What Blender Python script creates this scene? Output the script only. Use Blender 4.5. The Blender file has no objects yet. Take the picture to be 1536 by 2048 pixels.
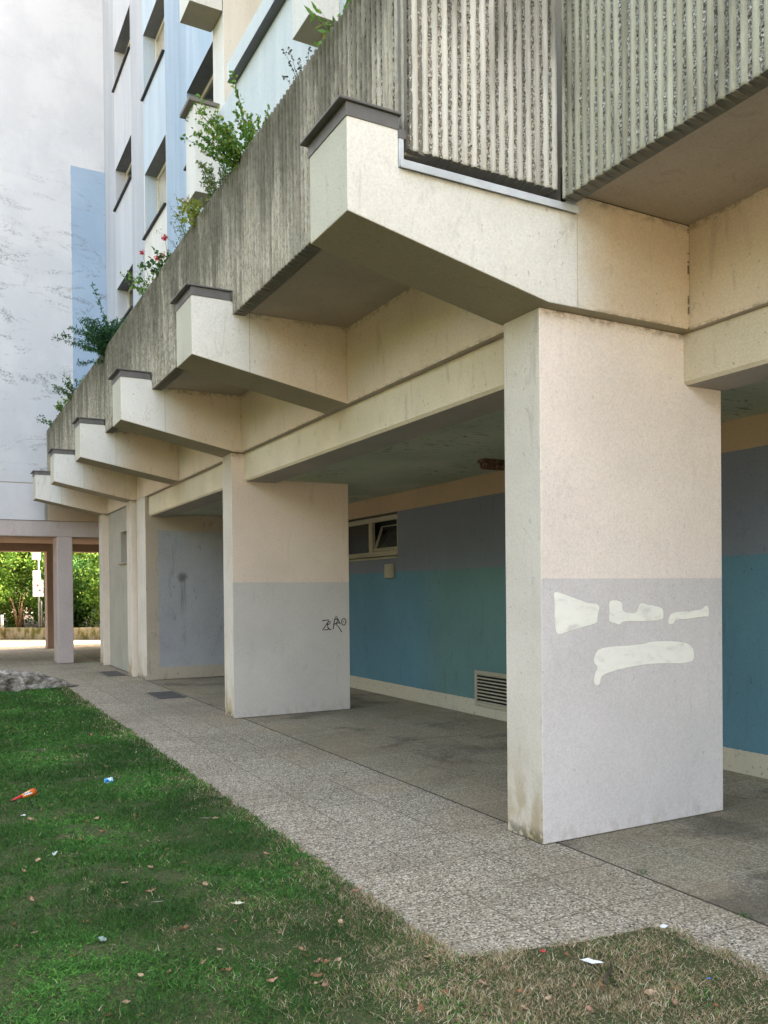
import bpy, bmesh, math, random
import numpy as np
from mathutils import Vector, Matrix, noise
random.seed(7)
RNG = np.random.default_rng(11)
SC = bpy.context.scene
COL = SC.collection
PI = math.pi
R = math.radians

# ------------------------------------------------------------------ camera
PSI, PITCH, ROLL, FPX, CY = 0.493579, -0.009461, 0.009707, 1683.02, 1196.86
c, s = math.cos(PSI), math.sin(PSI)
rv, dv, uv = Vector((c, -s, 0)), Vector((s, c, 0)), Vector((0, 0, 1))
cp, sp = math.cos(PITCH), math.sin(PITCH)
d2 = dv * cp + uv * sp
u2 = uv * cp - dv * sp
cr, sr = math.cos(ROLL), math.sin(ROLL)
r3 = rv * cr - u2 * sr
u3 = u2 * cr + rv * sr
cd = bpy.data.cameras.new("camera")
cam = bpy.data.objects.new("camera", cd)
COL.objects.link(cam)
M = Matrix.Identity(4)
for i in range(3):
    M[i][0], M[i][1], M[i][2] = r3[i], u3[i], -d2[i]
M[0][3], M[1][3], M[2][3] = 0, 0, 1.6
cam.matrix_world = M
cd.sensor_fit = 'VERTICAL'
cd.sensor_height = 36
cd.sensor_width = 27
cd.lens = FPX / 2048 * 36
cd.shift_y = (CY - 1024) / 2048
cd.clip_start, cd.clip_end = 0.05, 6000
SC.camera = cam

# ------------------------------------------------------------------ light
SUN = Vector((1.0, -0.09, 0.95)).normalized()
SUN_EL = math.asin(SUN.z)
SUN_AZ = math.atan2(SUN.x, SUN.y)
w = bpy.data.worlds.new("World")
SC.world = w
w.use_nodes = True
wn = w.node_tree
wn.nodes.clear()
sky = wn.nodes.new('ShaderNodeTexSky')
sky.sky_type = 'NISHITA'
sky.sun_disc = False
sky.sun_elevation = SUN_EL
sky.sun_rotation = SUN_AZ
sky.air_density = 1.0
sky.dust_density = 4.0
sky.ozone_density = 0.6
tint = wn.nodes.new('ShaderNodeMix')
tint.data_type = 'RGBA'
tint.blend_type = 'MULTIPLY'
tint.inputs[0].default_value = 1
tint.inputs[7].default_value = (1.0, 0.842, 0.675, 1)
bg = wn.nodes.new('ShaderNodeBackground')
bg.inputs[1].default_value = 0.15
wo = wn.nodes.new('ShaderNodeOutputWorld')
wn.links.new(sky.outputs[0], tint.inputs[6])
wn.links.new(tint.outputs[2], bg.inputs[0])
wn.links.new(bg.outputs[0], wo.inputs[0])
sl = bpy.data.lights.new("sun", 'SUN')
sl.energy = 2.7
sl.angle = R(0.5)
sl.color = (1.0, 0.93, 0.8)
so = bpy.data.objects.new("sun", sl)
COL.objects.link(so)
so.rotation_euler = (-SUN).to_track_quat('-Z', 'Y').to_euler()
so.location = (10, 0, 40)
SC.view_settings.view_transform = 'Standard'
SC.view_settings.look = 'None'
SC.view_settings.exposure = 3.55
SC.view_settings.gamma = 1
SC.cycles.max_bounces = 10
SC.cycles.diffuse_bounces = 8

# ------------------------------------------------------------------ material helpers
class G:
    """small node graph builder"""
    def __init__(s, name):
        s.m = bpy.data.materials.new(name)
        s.m.use_nodes = True
        s.t = s.m.node_tree
        s.t.nodes.clear()
        s.out = s.n('ShaderNodeOutputMaterial')
        s.b = s.n('ShaderNodeBsdfPrincipled')
        s.t.links.new(s.b.outputs[0], s.out.inputs[0])
        s.b.inputs['Roughness'].default_value = .85
        s.b.inputs['Specular IOR Level'].default_value = .25
        s._pos = None
    def n(s, k): return s.t.nodes.new(k)
    def put(s, sock, v):
        if isinstance(v, bpy.types.NodeSocket): s.t.links.new(v, sock)
        elif isinstance(v, (tuple, list)):
            v = tuple(v)
            if len(sock.default_value) == 4 and len(v) == 3: v = v + (1,)
            sock.default_value = v
        else: sock.default_value = v
    @property
    def pos(s):
        if s._pos is None: s._pos = s.n('ShaderNodeNewGeometry').outputs['Position']
        return s._pos
    def xyz(s):
        x = s.n('ShaderNodeSeparateXYZ'); s.put(x.inputs[0], s.pos); return x.outputs
    def math(s, op, a, b=0., c_=None, clamp=False):
        x = s.n('ShaderNodeMath'); x.operation = op; x.use_clamp = clamp
        s.put(x.inputs[0], a); s.put(x.inputs[1], b)
        if c_ is not None: s.put(x.inputs[2], c_)
        return x.outputs[0]
    def mix(s, f, a, b, mode='MIX'):
        x = s.n('ShaderNodeMix'); x.data_type = 'RGBA'; x.blend_type = mode
        s.put(x.inputs[0], f); s.put(x.inputs[6], a); s.put(x.inputs[7], b)
        return x.outputs[2]
    def scale(s, v, k):
        x = s.n('ShaderNodeVectorMath'); x.operation = 'MULTIPLY'
        s.put(x.inputs[0], v); s.put(x.inputs[1], k); return x.outputs[0]
    def noise(s, sc=1, det=4, k=(1, 1, 1), rough=.55, dist=0., off=None):
        v = s.scale(s.pos, k)
        if off:
            a = s.n('ShaderNodeVectorMath'); s.put(a.inputs[0], v); s.put(a.inputs[1], off); v = a.outputs[0]
        x = s.n('ShaderNodeTexNoise'); s.put(x.inputs['Vector'], v)
        x.inputs['Scale'].default_value = sc; x.inputs['Detail'].default_value = det
        x.inputs['Roughness'].default_value = rough; x.inputs['Distortion'].default_value = dist
        return x.outputs[0]
    def vor(s, sc, k=(1, 1, 1), feat='F1'):
        x = s.n('ShaderNodeTexVoronoi'); x.feature = feat
        s.put(x.inputs['Vector'], s.scale(s.pos, k)); x.inputs['Scale'].default_value = sc
        return x.outputs
    def ramp(s, f, *st):
        x = s.n('ShaderNodeValToRGB'); e = x.color_ramp.elements
        while len(e) < len(st): e.new(.5)
        for i, (p, col) in enumerate(st):
            e[i].position = p
            if not isinstance(col, (tuple, list)): col = (col,) * 3
            e[i].color = tuple(col) + (1,)
        s.put(x.inputs[0], f); return x.outputs[0]
    def step(s, f, lo, hi):
        x = s.n('ShaderNodeMapRange'); x.interpolation_type = 'SMOOTHSTEP'
        s.put(x.inputs[0], f); x.inputs[1].default_value = lo; x.inputs[2].default_value = hi
        return x.outputs[0]
    def bump(s, h, st=.3, d=.01):
        x = s.n('ShaderNodeBump'); x.inputs['Strength'].default_value = st; x.inputs['Distance'].default_value = d
        s.put(x.inputs['Height'], h); s.put(s.b.inputs['Normal'], x.outputs[0])
    def done(s, col, rough=None):
        s.put(s.b.inputs['Base Color'], col)
        if rough is not None: s.put(s.b.inputs['Roughness'], rough)
        return s.m

def soil_marks(g, col, amt=1.0, dark=(.16, .13, .09), seed=0.):
    """sparse dirt: scuffs, drips and specks on painted render"""
    a = g.noise(7, 5, (1, 1, .22), .65, 1.2, (seed, 3, 1))          # thin runs
    col = g.mix(g.math('MULTIPLY', g.step(a, .56, .72), .26 * amt), col, dark)
    b = g.noise(34, 3, (1, 1, .7), .6, .5, (seed + 5, 1, 7))        # specks
    col = g.mix(g.math('MULTIPLY', g.step(b, .665, .72), .60 * amt), col, dark)
    d = g.noise(.9, 6, (1, 1, 1), .6, .4, (seed, 9, 2))
    col = g.mix(g.math('MULTIPLY', g.step(d, .42, .70), .20 * amt), col, g.mix(.5, dark, col))
    col = g.mix(.55, col, g.ramp(g.noise(75, 3, rough=.7), (.30, .70), (.62, 1.0)), 'MULTIPLY')
    hl = g.noise(2.6, 2, (1, 1, 1), .4, .0, (seed * 3, 1, 4))          # hairline cracks
    crack = g.step(g.math('ABSOLUTE', g.math('SUBTRACT', g.noise(1.1, 5, (1, 1, .8), .6, .6, (seed, 7, 7)), .5)), .0035, .0)
    col = g.mix(g.math('MULTIPLY', g.math('MULTIPLY', crack, g.step(hl, .52, .62)), .35 * min(1, amt)), col, dark)
    return col

def plaster(name, col, amt=1., grain=.06, seed=0., bump=.35, fine=160):
    g = G(name)
    n1 = g.noise(1.3, 4, off=(seed, 0, 0))
    cc = g.mix(g.step(n1, .3, .7), tuple(x * (1 - grain) for x in col), tuple(min(1, x * (1 + grain)) for x in col))
    sp_ = g.noise(fine, 2)
    cc = g.mix(.22, cc, g.ramp(sp_, (.3, .55), (.7, 1.0)), 'MULTIPLY')
    cc = soil_marks(g, cc, amt, seed=seed)
    g.bump(g.math('ADD', g.noise(fine, 3), g.math('MULTIPLY', g.noise(9, 2), .8)), bump, .006)
    return g.done(cc)

C_CREAM = (.66, .565, .44)
C_PEACH = (.85, .735, .66)
C_LAV = (.675, .62, .61)

P, W = 3.349, 1.635
# beams, piers ------------------------------------------------------
M_BEAM = plaster("cream_render", (.66, .57, .45), 1.0)
def beam_mat(name="beam_render", xj=2.50, XC=-90):
    g = G(name)
    x, y, z = g.xyz()
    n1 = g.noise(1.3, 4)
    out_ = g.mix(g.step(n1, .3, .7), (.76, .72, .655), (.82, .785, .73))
    inn_ = g.mix(g.step(n1, .3, .7), (.68, .545, .405), (.75, .615, .475))  # coat past the joint; planter shade also put into its warmer, darker tone
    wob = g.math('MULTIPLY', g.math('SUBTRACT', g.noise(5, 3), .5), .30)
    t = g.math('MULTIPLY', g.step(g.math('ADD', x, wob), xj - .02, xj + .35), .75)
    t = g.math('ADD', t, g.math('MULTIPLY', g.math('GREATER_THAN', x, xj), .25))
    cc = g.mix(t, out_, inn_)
    j = g.math('LESS_THAN', g.math('ABSOLUTE', g.math('SUBTRACT', x, g.math('ADD', xj, g.math('MULTIPLY', g.noise(4, 2, (0, 0, 1)), .008)))), .0035)
    cc = g.mix(g.math('MULTIPLY', j, .45), cc, (.30, .25, .19))
    cc = soil_marks(g, cc, .9, (.20, .15, .09), seed=3)
    tl = g.math('MULTIPLY', g.math('MAXIMUM', g.step(z, 3.99, 4.045), g.step(z, 3.385, 3.355)), g.step(g.noise(13, 5, (1, 1, 1.5), .75), .44, .60))
    tl = g.math('MULTIPLY', tl, g.math('GREATER_THAN', x, xj))
    cc = g.mix(g.math('MULTIPLY', tl, .55), cc, (.22, .15, .08))
    ck = g.math('MULTIPLY', g.math('LESS_THAN', g.math('ABSOLUTE', g.math('SUBTRACT', x, XC)), .008), g.step(g.noise(5, 4, (0, 0, 1), .8, 0., (2, 5, 0)), .50, .54))
    cc = g.mix(g.math('MULTIPLY', ck, .85), cc, (.08, .05, .03))
    g.bump(g.math('ADD', g.noise(90, 3, rough=.7), g.noise(9, 2)), .5, .008)
    return g.done(cc)
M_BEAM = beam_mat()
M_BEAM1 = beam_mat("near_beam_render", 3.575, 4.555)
M_BEAMEND = plaster("yellowish_render", (.60, .56, .45), .7, seed=8)  # beam ends: yellow bounce from greenery put into the colour
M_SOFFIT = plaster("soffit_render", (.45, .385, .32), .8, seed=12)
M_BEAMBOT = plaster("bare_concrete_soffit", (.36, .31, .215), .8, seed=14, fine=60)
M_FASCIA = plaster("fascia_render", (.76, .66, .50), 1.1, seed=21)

def pier_mat(name, zband, top=C_PEACH, low=C_LAV):
    g = G(name)
    x, y, z = g.xyz()
    zz = g.math('ADD', z, g.math('MULTIPLY', g.math('SUBTRACT', g.noise(30, 2), .5), .006))
    f = g.math('GREATER_THAN', zz, zband)
    n1 = g.noise(1.1, 4)
    t = g.mix(g.step(n1, .3, .7), tuple(a * .95 for a in top), tuple(a * 1.05 for a in top))
    l = g.mix(g.step(n1, .3, .7), tuple(a * .94 for a in low), tuple(min(1, a * 1.04) for a in low))
    cc = g.mix(f, l, t)
    cc = soil_marks(g, cc, .45, (.22, .20, .17), seed=31)
    sc = g.noise(5, 5, (1, 1, .12), .7, 2.0, (3, 3, 3))
    cc = g.mix(g.math('MULTIPLY', g.step(sc, .62, .74), .28), cc, (.66, .65, .64))
    # cobwebs and dirt caught under the beam, chipped arrises
    tl = g.math('MULTIPLY', g.step(z, 3.285, 3.345), g.step(g.noise(16, 5, (1, 1, 1.5), .75), .44, .60))
    cc = g.mix(g.math('MULTIPLY', tl, .65), cc, (.22, .15, .09))
    ed = g.math('MAXIMUM', g.math('LESS_THAN', x, P + .010), g.math('GREATER_THAN', x, P + W - .010))
    ch = g.math('MULTIPLY', ed, g.step(g.noise(19, 4, (0, 0, 1), .8, 0., (2, 5, 0)), .58, .62))
    cc = g.mix(g.math('MULTIPLY', ch, .55), cc, (.25, .22, .17))
    # splash dirt at the foot: ragged patches
    foot = g.math('MULTIPLY', g.step(z, .22, .0), g.step(g.noise(14, 5, (1, 1, .6)), .42, .66))
    cc = g.mix(g.math('MULTIPLY', foot, .22), cc, (.25, .20, .12))
    g.bump(g.math('ADD', g.noise(120, 3), g.noise(8, 2)), .25, .005)
    return g.done(cc)
def pier_side_mat():
    g = G("pier_side_render")
    x, y, z = g.xyz()
    cc = g.mix(g.step(g.noise(1.5, 4), .3, .7), (.625, .565, .495), (.69, .63, .56))  # cream coat without band, darkened to stand in for weaker light on this side
    cc = soil_marks(g, cc, 1.1, seed=41)
    foot = g.math('MULTIPLY', g.step(z, .75, .0), g.step(g.noise(6, 6, (1, 1, .5)), .38, .62))
    cc = g.mix(g.math('MULTIPLY', foot, .75), cc, (.30, .22, .10))
    foot2 = g.math('MULTIPLY', g.step(z, .12, .02), g.step(g.noise(25, 4), .4, .55))
    cc = g.mix(g.math('MULTIPLY', foot2, .8), cc, (.10, .09, .05))
    g.bump(g.math('ADD', g.noise(120, 3), g.noise(8, 2)), .25, .005)
    return g.done(cc)
M_PIER1 = pier_mat("pier_paint", 1.665)
M_PIER2 = pier_mat("pier_paint_far", 1.72, (.82, .665, .55), (.64, .585, .545))
M_PIERC = pier_mat("pier_paint_plain", -1, (.78, .67, .56))
M_PIERS = pier_side_mat()

def backwall_mat():
    g = G("painted_passage_wall")
    x, y, z = g.xyz()
    w_ = g.math('MULTIPLY', g.math('SUBTRACT', g.noise(25, 2), .5), .012)
    zz = g.math('ADD', z, w_); yy = g.math('ADD', y, w_)
    blue = g.mix(g.step(g.noise(.8, 4), .3, .7), (.085, .180, .235), (.100, .210, .270))
    teal = g.mix(g.step(g.noise(.8, 4, off=(4, 4, 4)), .3, .7), (.100, .185, .185), (.118, .212, .210))
    slate = g.mix(g.step(g.noise(.8, 4, off=(8, 4, 4)), .3, .7), (.145, .162, .205), (.165, .185, .228))
    low = g.mix(g.math('MULTIPLY', g.step(yy, 10.5, 9.6), g.step(yy, 6.0, 6.4)), blue, teal)
    cc = g.mix(g.math('GREATER_THAN', zz, 1.872), low, slate)
    cc = g.mix(g.math('GREATER_THAN', zz, 2.772), cc, (.38, .29, .19))
    pl = g.mix(g.step(g.noise(22, 5), .62, .74), (.46, .42, .33), (.14, .12, .08))
    cc = g.mix(g.math('LESS_THAN', zz, .2), cc, pl)
    cc = soil_marks(g, cc, .8, (.03, .04, .04), seed=51)
    g.bump(g.math('ADD', g.noise(120, 3), g.noise(8, 2)), .3, .005)
    return g.done(cc)
M_BACK = backwall_mat()

def crosswall_mat():
    g = G("painted_cross_wall")
    x, y, z = g.xyz()
    w_ = g.math('MULTIPLY', g.math('SUBTRACT', g.noise(25, 2), .5), .012)
    f = g.math('MULTIPLY', g.math('GREATER_THAN', g.math('ADD', x, w_), 3.68),
               g.math('MULTIPLY', g.math('GREATER_THAN', z, .225), g.math('LESS_THAN', z, 2.74)))
    cc = g.mix(f, (.50, .42, .33), g.mix(g.step(g.noise(1.2, 4), .3, .7), (.385, .385, .405), (.44, .44, .455)))
    cc = soil_marks(g, cc, 1.2, (.08, .07, .06), seed=61)
    dx = g.math('SUBTRACT', x, 4.12)
    dz = g.math('SUBTRACT', z, 1.88)
    rr = g.math('SQRT', g.math('ADD', g.math('MULTIPLY', dx, dx), g.math('MULTIPLY', dz, dz)))
    rr = g.math('ADD', rr, g.math('MULTIPLY', g.math('SUBTRACT', g.noise(14, 4), .5), .12))
    cc = g.mix(g.math('MULTIPLY', g.step(rr, .13, .03), .65), cc, (.07, .06, .05))
    dr = g.math('MULTIPLY', g.step(g.math('ABSOLUTE', dx), .09, .02), g.math('MULTIPLY', g.step(z, .9, 1.7), g.math('LESS_THAN', z, 1.86)))
    dr = g.math('MULTIPLY', dr, g.step(g.noise(40, 2, (1, 1, .03)), .48, .6))
    cc = g.mix(g.math('MULTIPLY', dr, .5), cc, (.09, .08, .07))
    g.bump(g.noise(100, 3), .4, .006)
    return g.done(cc)
M_CROSS = crosswall_mat()

def ceiling_mat():
    g = G("mouldy_ceiling_paint")
    cc = g.mix(g.step(g.noise(.7, 4), .3, .7), (.36, .38, .28), (.50, .50, .38))
    sp_ = g.noise(11, 5, (.55, 1.6, 1), .7, .6)
    area = g.step(g.noise(.8, 2, off=(2.3, .4, 0)), .40, .52)
    cc = g.mix(g.math('MULTIPLY', g.step(sp_, .585, .63), g.math('MULTIPLY', area, .85)), cc, (.05, .045, .035))
    cc = g.mix(g.math('MULTIPLY', g.step(g.noise(30, 4), .68, .72), .6), cc, (.06, .05, .04))
    g.bump(g.noise(60, 3), .3, .006)
    return g.done(cc)
M_CEIL = ceiling_mat()
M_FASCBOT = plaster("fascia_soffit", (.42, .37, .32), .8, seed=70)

def rough_wall_mat():
    g = G("weathered_white_render")
    x, y, z = g.xyz()
    cc = g.mix(g.step(g.noise(.9, 6, (1, 1, 1), .6, .2), .38, .62), (.535, .53, .55), (.59, .58, .595))
    w_ = g.math('MULTIPLY', g.math('SUBTRACT', g.noise(14, 2), .5), .03)
    bl = g.math('MULTIPLY', g.math('GREATER_THAN', g.math('ADD', x, w_), 2.94), g.math('LESS_THAN', g.math('ADD', z, w_), 11.42))
    bl = g.math('MULTIPLY', bl, g.math('GREATER_THAN', z, 3.3))
    blue = g.mix(g.step(g.noise(.9, 5, off=(3, 3, 3)), .3, .7), (.29, .375, .485), (.345, .43, .54))
    cc = g.mix(bl, cc, blue)
    # algae scars, sparse curved scratches
    a = g.noise(1.5, 8, (.5, 1, 1.35), .74, 1.9)
    msk = g.step(g.noise(.55, 3, off=(5, 5, 2)), .38, .54)
    low = g.step(z, 13.0, 7.5)
    low = g.math('ADD', g.math('MULTIPLY', low, .85), .15)
    grime = g.math('MULTIPLY', g.math('MULTIPLY', g.step(a, .525, .60), msk), low)
    grime = g.math('MULTIPLY', grime, g.math('GREATER_THAN', z, 4.2))
    grime = g.math('MULTIPLY', grime, g.step(g.noise(26, 4), .38, .62))
    cc = g.mix(g.math('MULTIPLY', grime, .72), cc, (.17, .175, .18))
    cc = g.mix(g.math('MULTIPLY', g.step(g.noise(9, 6, (1, 1, .5), .7), .5, .75), .12), cc, (.42, .43, .45))
    # green run where the lower band ends
    dx = g.math('ABSOLUTE', g.math('SUBTRACT', x, 2.33))
    run = g.math('MULTIPLY', g.step(g.math('ADD', dx, g.math('MULTIPLY', g.noise(6, 3), .04)), .085, .03), g.math('LESS_THAN', z, 4.1))
    cc = g.mix(g.math('MULTIPLY', run, .75), cc, (.19, .18, .11))
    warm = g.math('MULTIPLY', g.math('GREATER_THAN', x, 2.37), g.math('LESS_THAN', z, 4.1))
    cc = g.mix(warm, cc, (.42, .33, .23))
    jn = g.math('LESS_THAN', g.math('ABSOLUTE', g.math('SUBTRACT', z, 4.092)), .011)
    cc = g.mix(jn, cc, (.30, .24, .18))
    g.bump(g.math('ADD', g.noise(70, 4), g.math('MULTIPLY', g.noise(5, 4), 2.0)), .5, .012)
    return g.done(cc)
M_ROUGH = rough_wall_mat()
def streaked(name, col, col2, seed):
    g = G(name)
    cc = g.mix(g.step(g.noise(3, 5, (1, 1, .12), .6, off=(seed, 0, 0)), .35, .68), col, col2)
    cc = soil_marks(g, cc, .6, (.25, .26, .28), seed=seed)
    g.bump(g.noise(90, 3), .4, .006)
    return g.done(cc)
M_F_A = streaked("lavender_render", (.475, .48, .51), (.545, .545, .565), 1)
M_F_B = streaked("grey_lavender_render", (.405, .41, .44), (.46, .465, .49), 2)
M_F_C = streaked("pale_blue_render", (.42, .49, .56), (.49, .55, .61), 3)
M_F_D = streaked("sky_blue_render", (.30, .375, .465), (.355, .43, .52), 4)
M_F_E = streaked("light_blue_render", (.36, .445, .54), (.42, .50, .58), 5)
M_F_G = streaked("ice_white_render", (.52, .555, .56), (.59, .62, .62), 6)
M_F_F = streaked("cream_white_render", (.62, .59, .54), (.68, .65, .60), 7)
M_F_H = streaked("loggia_render", (.66, .59, .50), (.72, .65, .56), 9)
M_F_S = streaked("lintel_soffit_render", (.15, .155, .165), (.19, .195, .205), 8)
M_WING = plaster("pinkish_grey_render", (.50, .43, .41), .7, seed=80, fine=60)
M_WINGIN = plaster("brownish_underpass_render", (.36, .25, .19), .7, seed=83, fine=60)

def metal(name, col, rough=.5, met=.6):
    g = G(name)
    cc = g.mix(g.step(g.noise(6, 5), .35, .7), tuple(a * .8 for a in col), col)
    g.b.inputs['Metallic'].default_value = met
    return g.done(cc, rough)
M_CAP = metal("weathered_sheet_metal", (.16, .15, .145), .5, .2)
M_ZINC = metal("zinc_flashing", (.62, .64, .67), .45, .15)
M_SILL = metal("dark_sill_metal", (.035, .03, .03), .5, .2)
M_STEEL = metal("galvanised_steel", (.30, .31, .30), .5, .4)

def rib_mat():
    g = G("fluted_concrete_rib")
    x, y, z = g.xyz()
    cc = g.mix(g.step(g.noise(14, 4, (1, 1, .08), .6), .3, .7), (.50, .46, .385), (.72, .675, .595))
    cc = g.mix(g.step(g.noise(1.0, 3, (1, 1, .6), off=(7, 2, 2)), .45, .62), cc, (.42, .42, .33), 'MULTIPLY') if False else cc
    up = g.step(z, 4.15, 5.3)
    st = g.noise(2.4, 6, (1, 1, .18), .68, .5)
    far = g.math('MULTIPLY', g.step(y, 4.05, 4.5), .13)
    thr = g.math('ADD', g.math('ADD', st, g.math('MULTIPLY', up, .20)), far)
    dirt = g.step(thr, .58, .86)
    dirt = g.math('MULTIPLY', dirt, g.math('ADD', .45, g.math('MULTIPLY', g.noise(30, 5, (1, 1, .3), .7), .9)), clamp=True)
    farm = g.math("LESS_THAN", x, 2.366)
    spk = g.step(g.noise(46, 5, (1, 1, .45), .75), .44, .60)
    cc = g.mix(farm, cc, (.84, .79, .70), 'MULTIPLY')
    cc = g.mix(g.math('MULTIPLY', farm, g.math('MULTIPLY', spk, g.ramp(g.math('DIVIDE', y, 20.), (.25, .32), (.5, .66)))), cc, (.105, .09, .058))
    cc = g.mix(g.math('MULTIPLY', dirt, .88), cc, (.085, .076, .050))
    rb = g.step(g.noise(9, 3, (1, 1, .05), .6), .48, .70)
    cc = g.mix(g.math('MULTIPLY', rb, g.math('ADD', .42, g.math('MULTIPLY', up, .35))), cc, (.17, .145, .105))
    pb = g.math('MULTIPLY', g.math('LESS_THAN', y, 4.016), g.math('GREATER_THAN', x, 3.3))
    cc = g.mix(pb, cc, (.74, .74, .64), 'MULTIPLY')
    moss = g.math('MULTIPLY', g.step(z, 5.0, 5.32), g.step(g.noise(5, 5), .45, .6))
    cc = g.mix(g.math('MULTIPLY', moss, .8), cc, (.075, .072, .03))
    cc = g.mix(.35, cc, g.ramp(g.noise(170, 3), (.3, .45), (.7, 1.0)), 'MULTIPLY')
    g.bump(g.noise(110, 4), .5, .006)
    return g.done(cc)
def groove_mat():
    g = G("broken_aggregate_groove")
    x, y, z = g.xyz()
    v = g.vor(105)
    rc = g.n('ShaderNodeSeparateXYZ'); g.put(rc.inputs[0], v[1])
    cc = g.ramp(rc.outputs[0], (0., (.10, .088, .066)), (.35, (.27, .24, .195)), (.7, (.44, .40, .345)), (1., (.70, .66, .59)))
    up = g.step(z, 4.15, 5.3)
    far = g.math('MULTIPLY', g.step(y, 4.05, 4.5), .10)
    thr = g.math('ADD', g.math('ADD', g.noise(2.4, 6, (1, 1, .18), .68, .5), g.math('MULTIPLY', up, .2)), far)
    lf = g.math('LESS_THAN', x, 2.366)
    cc = g.mix(lf, cc, (.42, .38, .30), 'MULTIPLY')
    cc = g.mix(g.math('MULTIPLY', g.step(thr, .56, .82), .78), cc, (.055, .052, .036))
    g.bump(g.math('ADD', v[0], g.noise(60, 4)), .9, .012)
    return g.done(cc)
M_RIB, M_GROOVE = rib_mat(), groove_mat()
M_CONC = plaster("raw_concrete", (.20, .185, .155), 1.4, seed=90, fine=70)
M_SOIL = plaster("potting_soil", (.05, .035, .02), 0, fine=40)

def glass_mat(name, col=(.02, .02, .022), rough=.06):
    g = G(name); g.b.inputs['Specular IOR Level'].default_value = .6
    return g.done(g.mix(g.step(g.noise(2, 3), .3, .7), col, tuple(a * 1.6 for a in col)), rough)
M_GLASS = glass_mat("dark_window_glass")
M_GLASSB = glass_mat("curtained_glass", (.33, .30, .25), .12)
M_FRAME = plaster("cream_window_frame", (.62, .57, .46), .1, fine=20, bump=.02)
M_FRAMED = plaster("aged_window_frame", (.36, .33, .25), .5, fine=20, bump=.02)
M_BOX = plaster("aged_plastic", (.40, .37, .27), .6, fine=30, bump=.03)
M_DARK = plaster("dark_void", (.01, .01, .01), 0)
def rust_mat():
    g = G("rusted_fitting")
    cc = g.ramp(g.noise(30, 6), (.35, (.02, .012, .008)), (.55, (.12, .06, .03)), (.7, (.30, .24, .17)))
    g.bump(g.noise(40, 5), .7, .01)
    return g.done(cc)
M_RUST = rust_mat()
M_INK = plaster("black_marker_ink", (.02, .015, .012), 0)
def coverpaint_mat():
    g = G("cover_up_paint")
    cc = g.mix(g.step(g.noise(7, 5, (1, 1, 2.6), .65, .6), .45, .75), (.90, .86, .78), (.83, .79, .73))
    cc = g.mix(g.math('MULTIPLY', g.step(g.noise(22, 4), .60, .76), .25), cc, (.60, .58, .57))
    a = g.n('ShaderNodeAttribute'); a.attribute_name = "Col"
    al = g.math('ADD', a.outputs[2], g.math('MULTIPLY', g.math('SUBTRACT', g.noise(26, 4, (1, 1, 1.8), .6), .5), .8))
    al = g.math('MULTIPLY', g.step(al, .12, .60), g.math('SUBTRACT', 1.0, g.math('MULTIPLY', g.step(g.noise(6, 4, (1, 1, 2)), .5, .75), .28)), clamp=True)
    g.put(g.b.inputs['Alpha'], al)
    g.bump(g.noise(60, 3), .2, .003)
    return g.done(cc)
M_COVER = coverpaint_mat()

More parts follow.
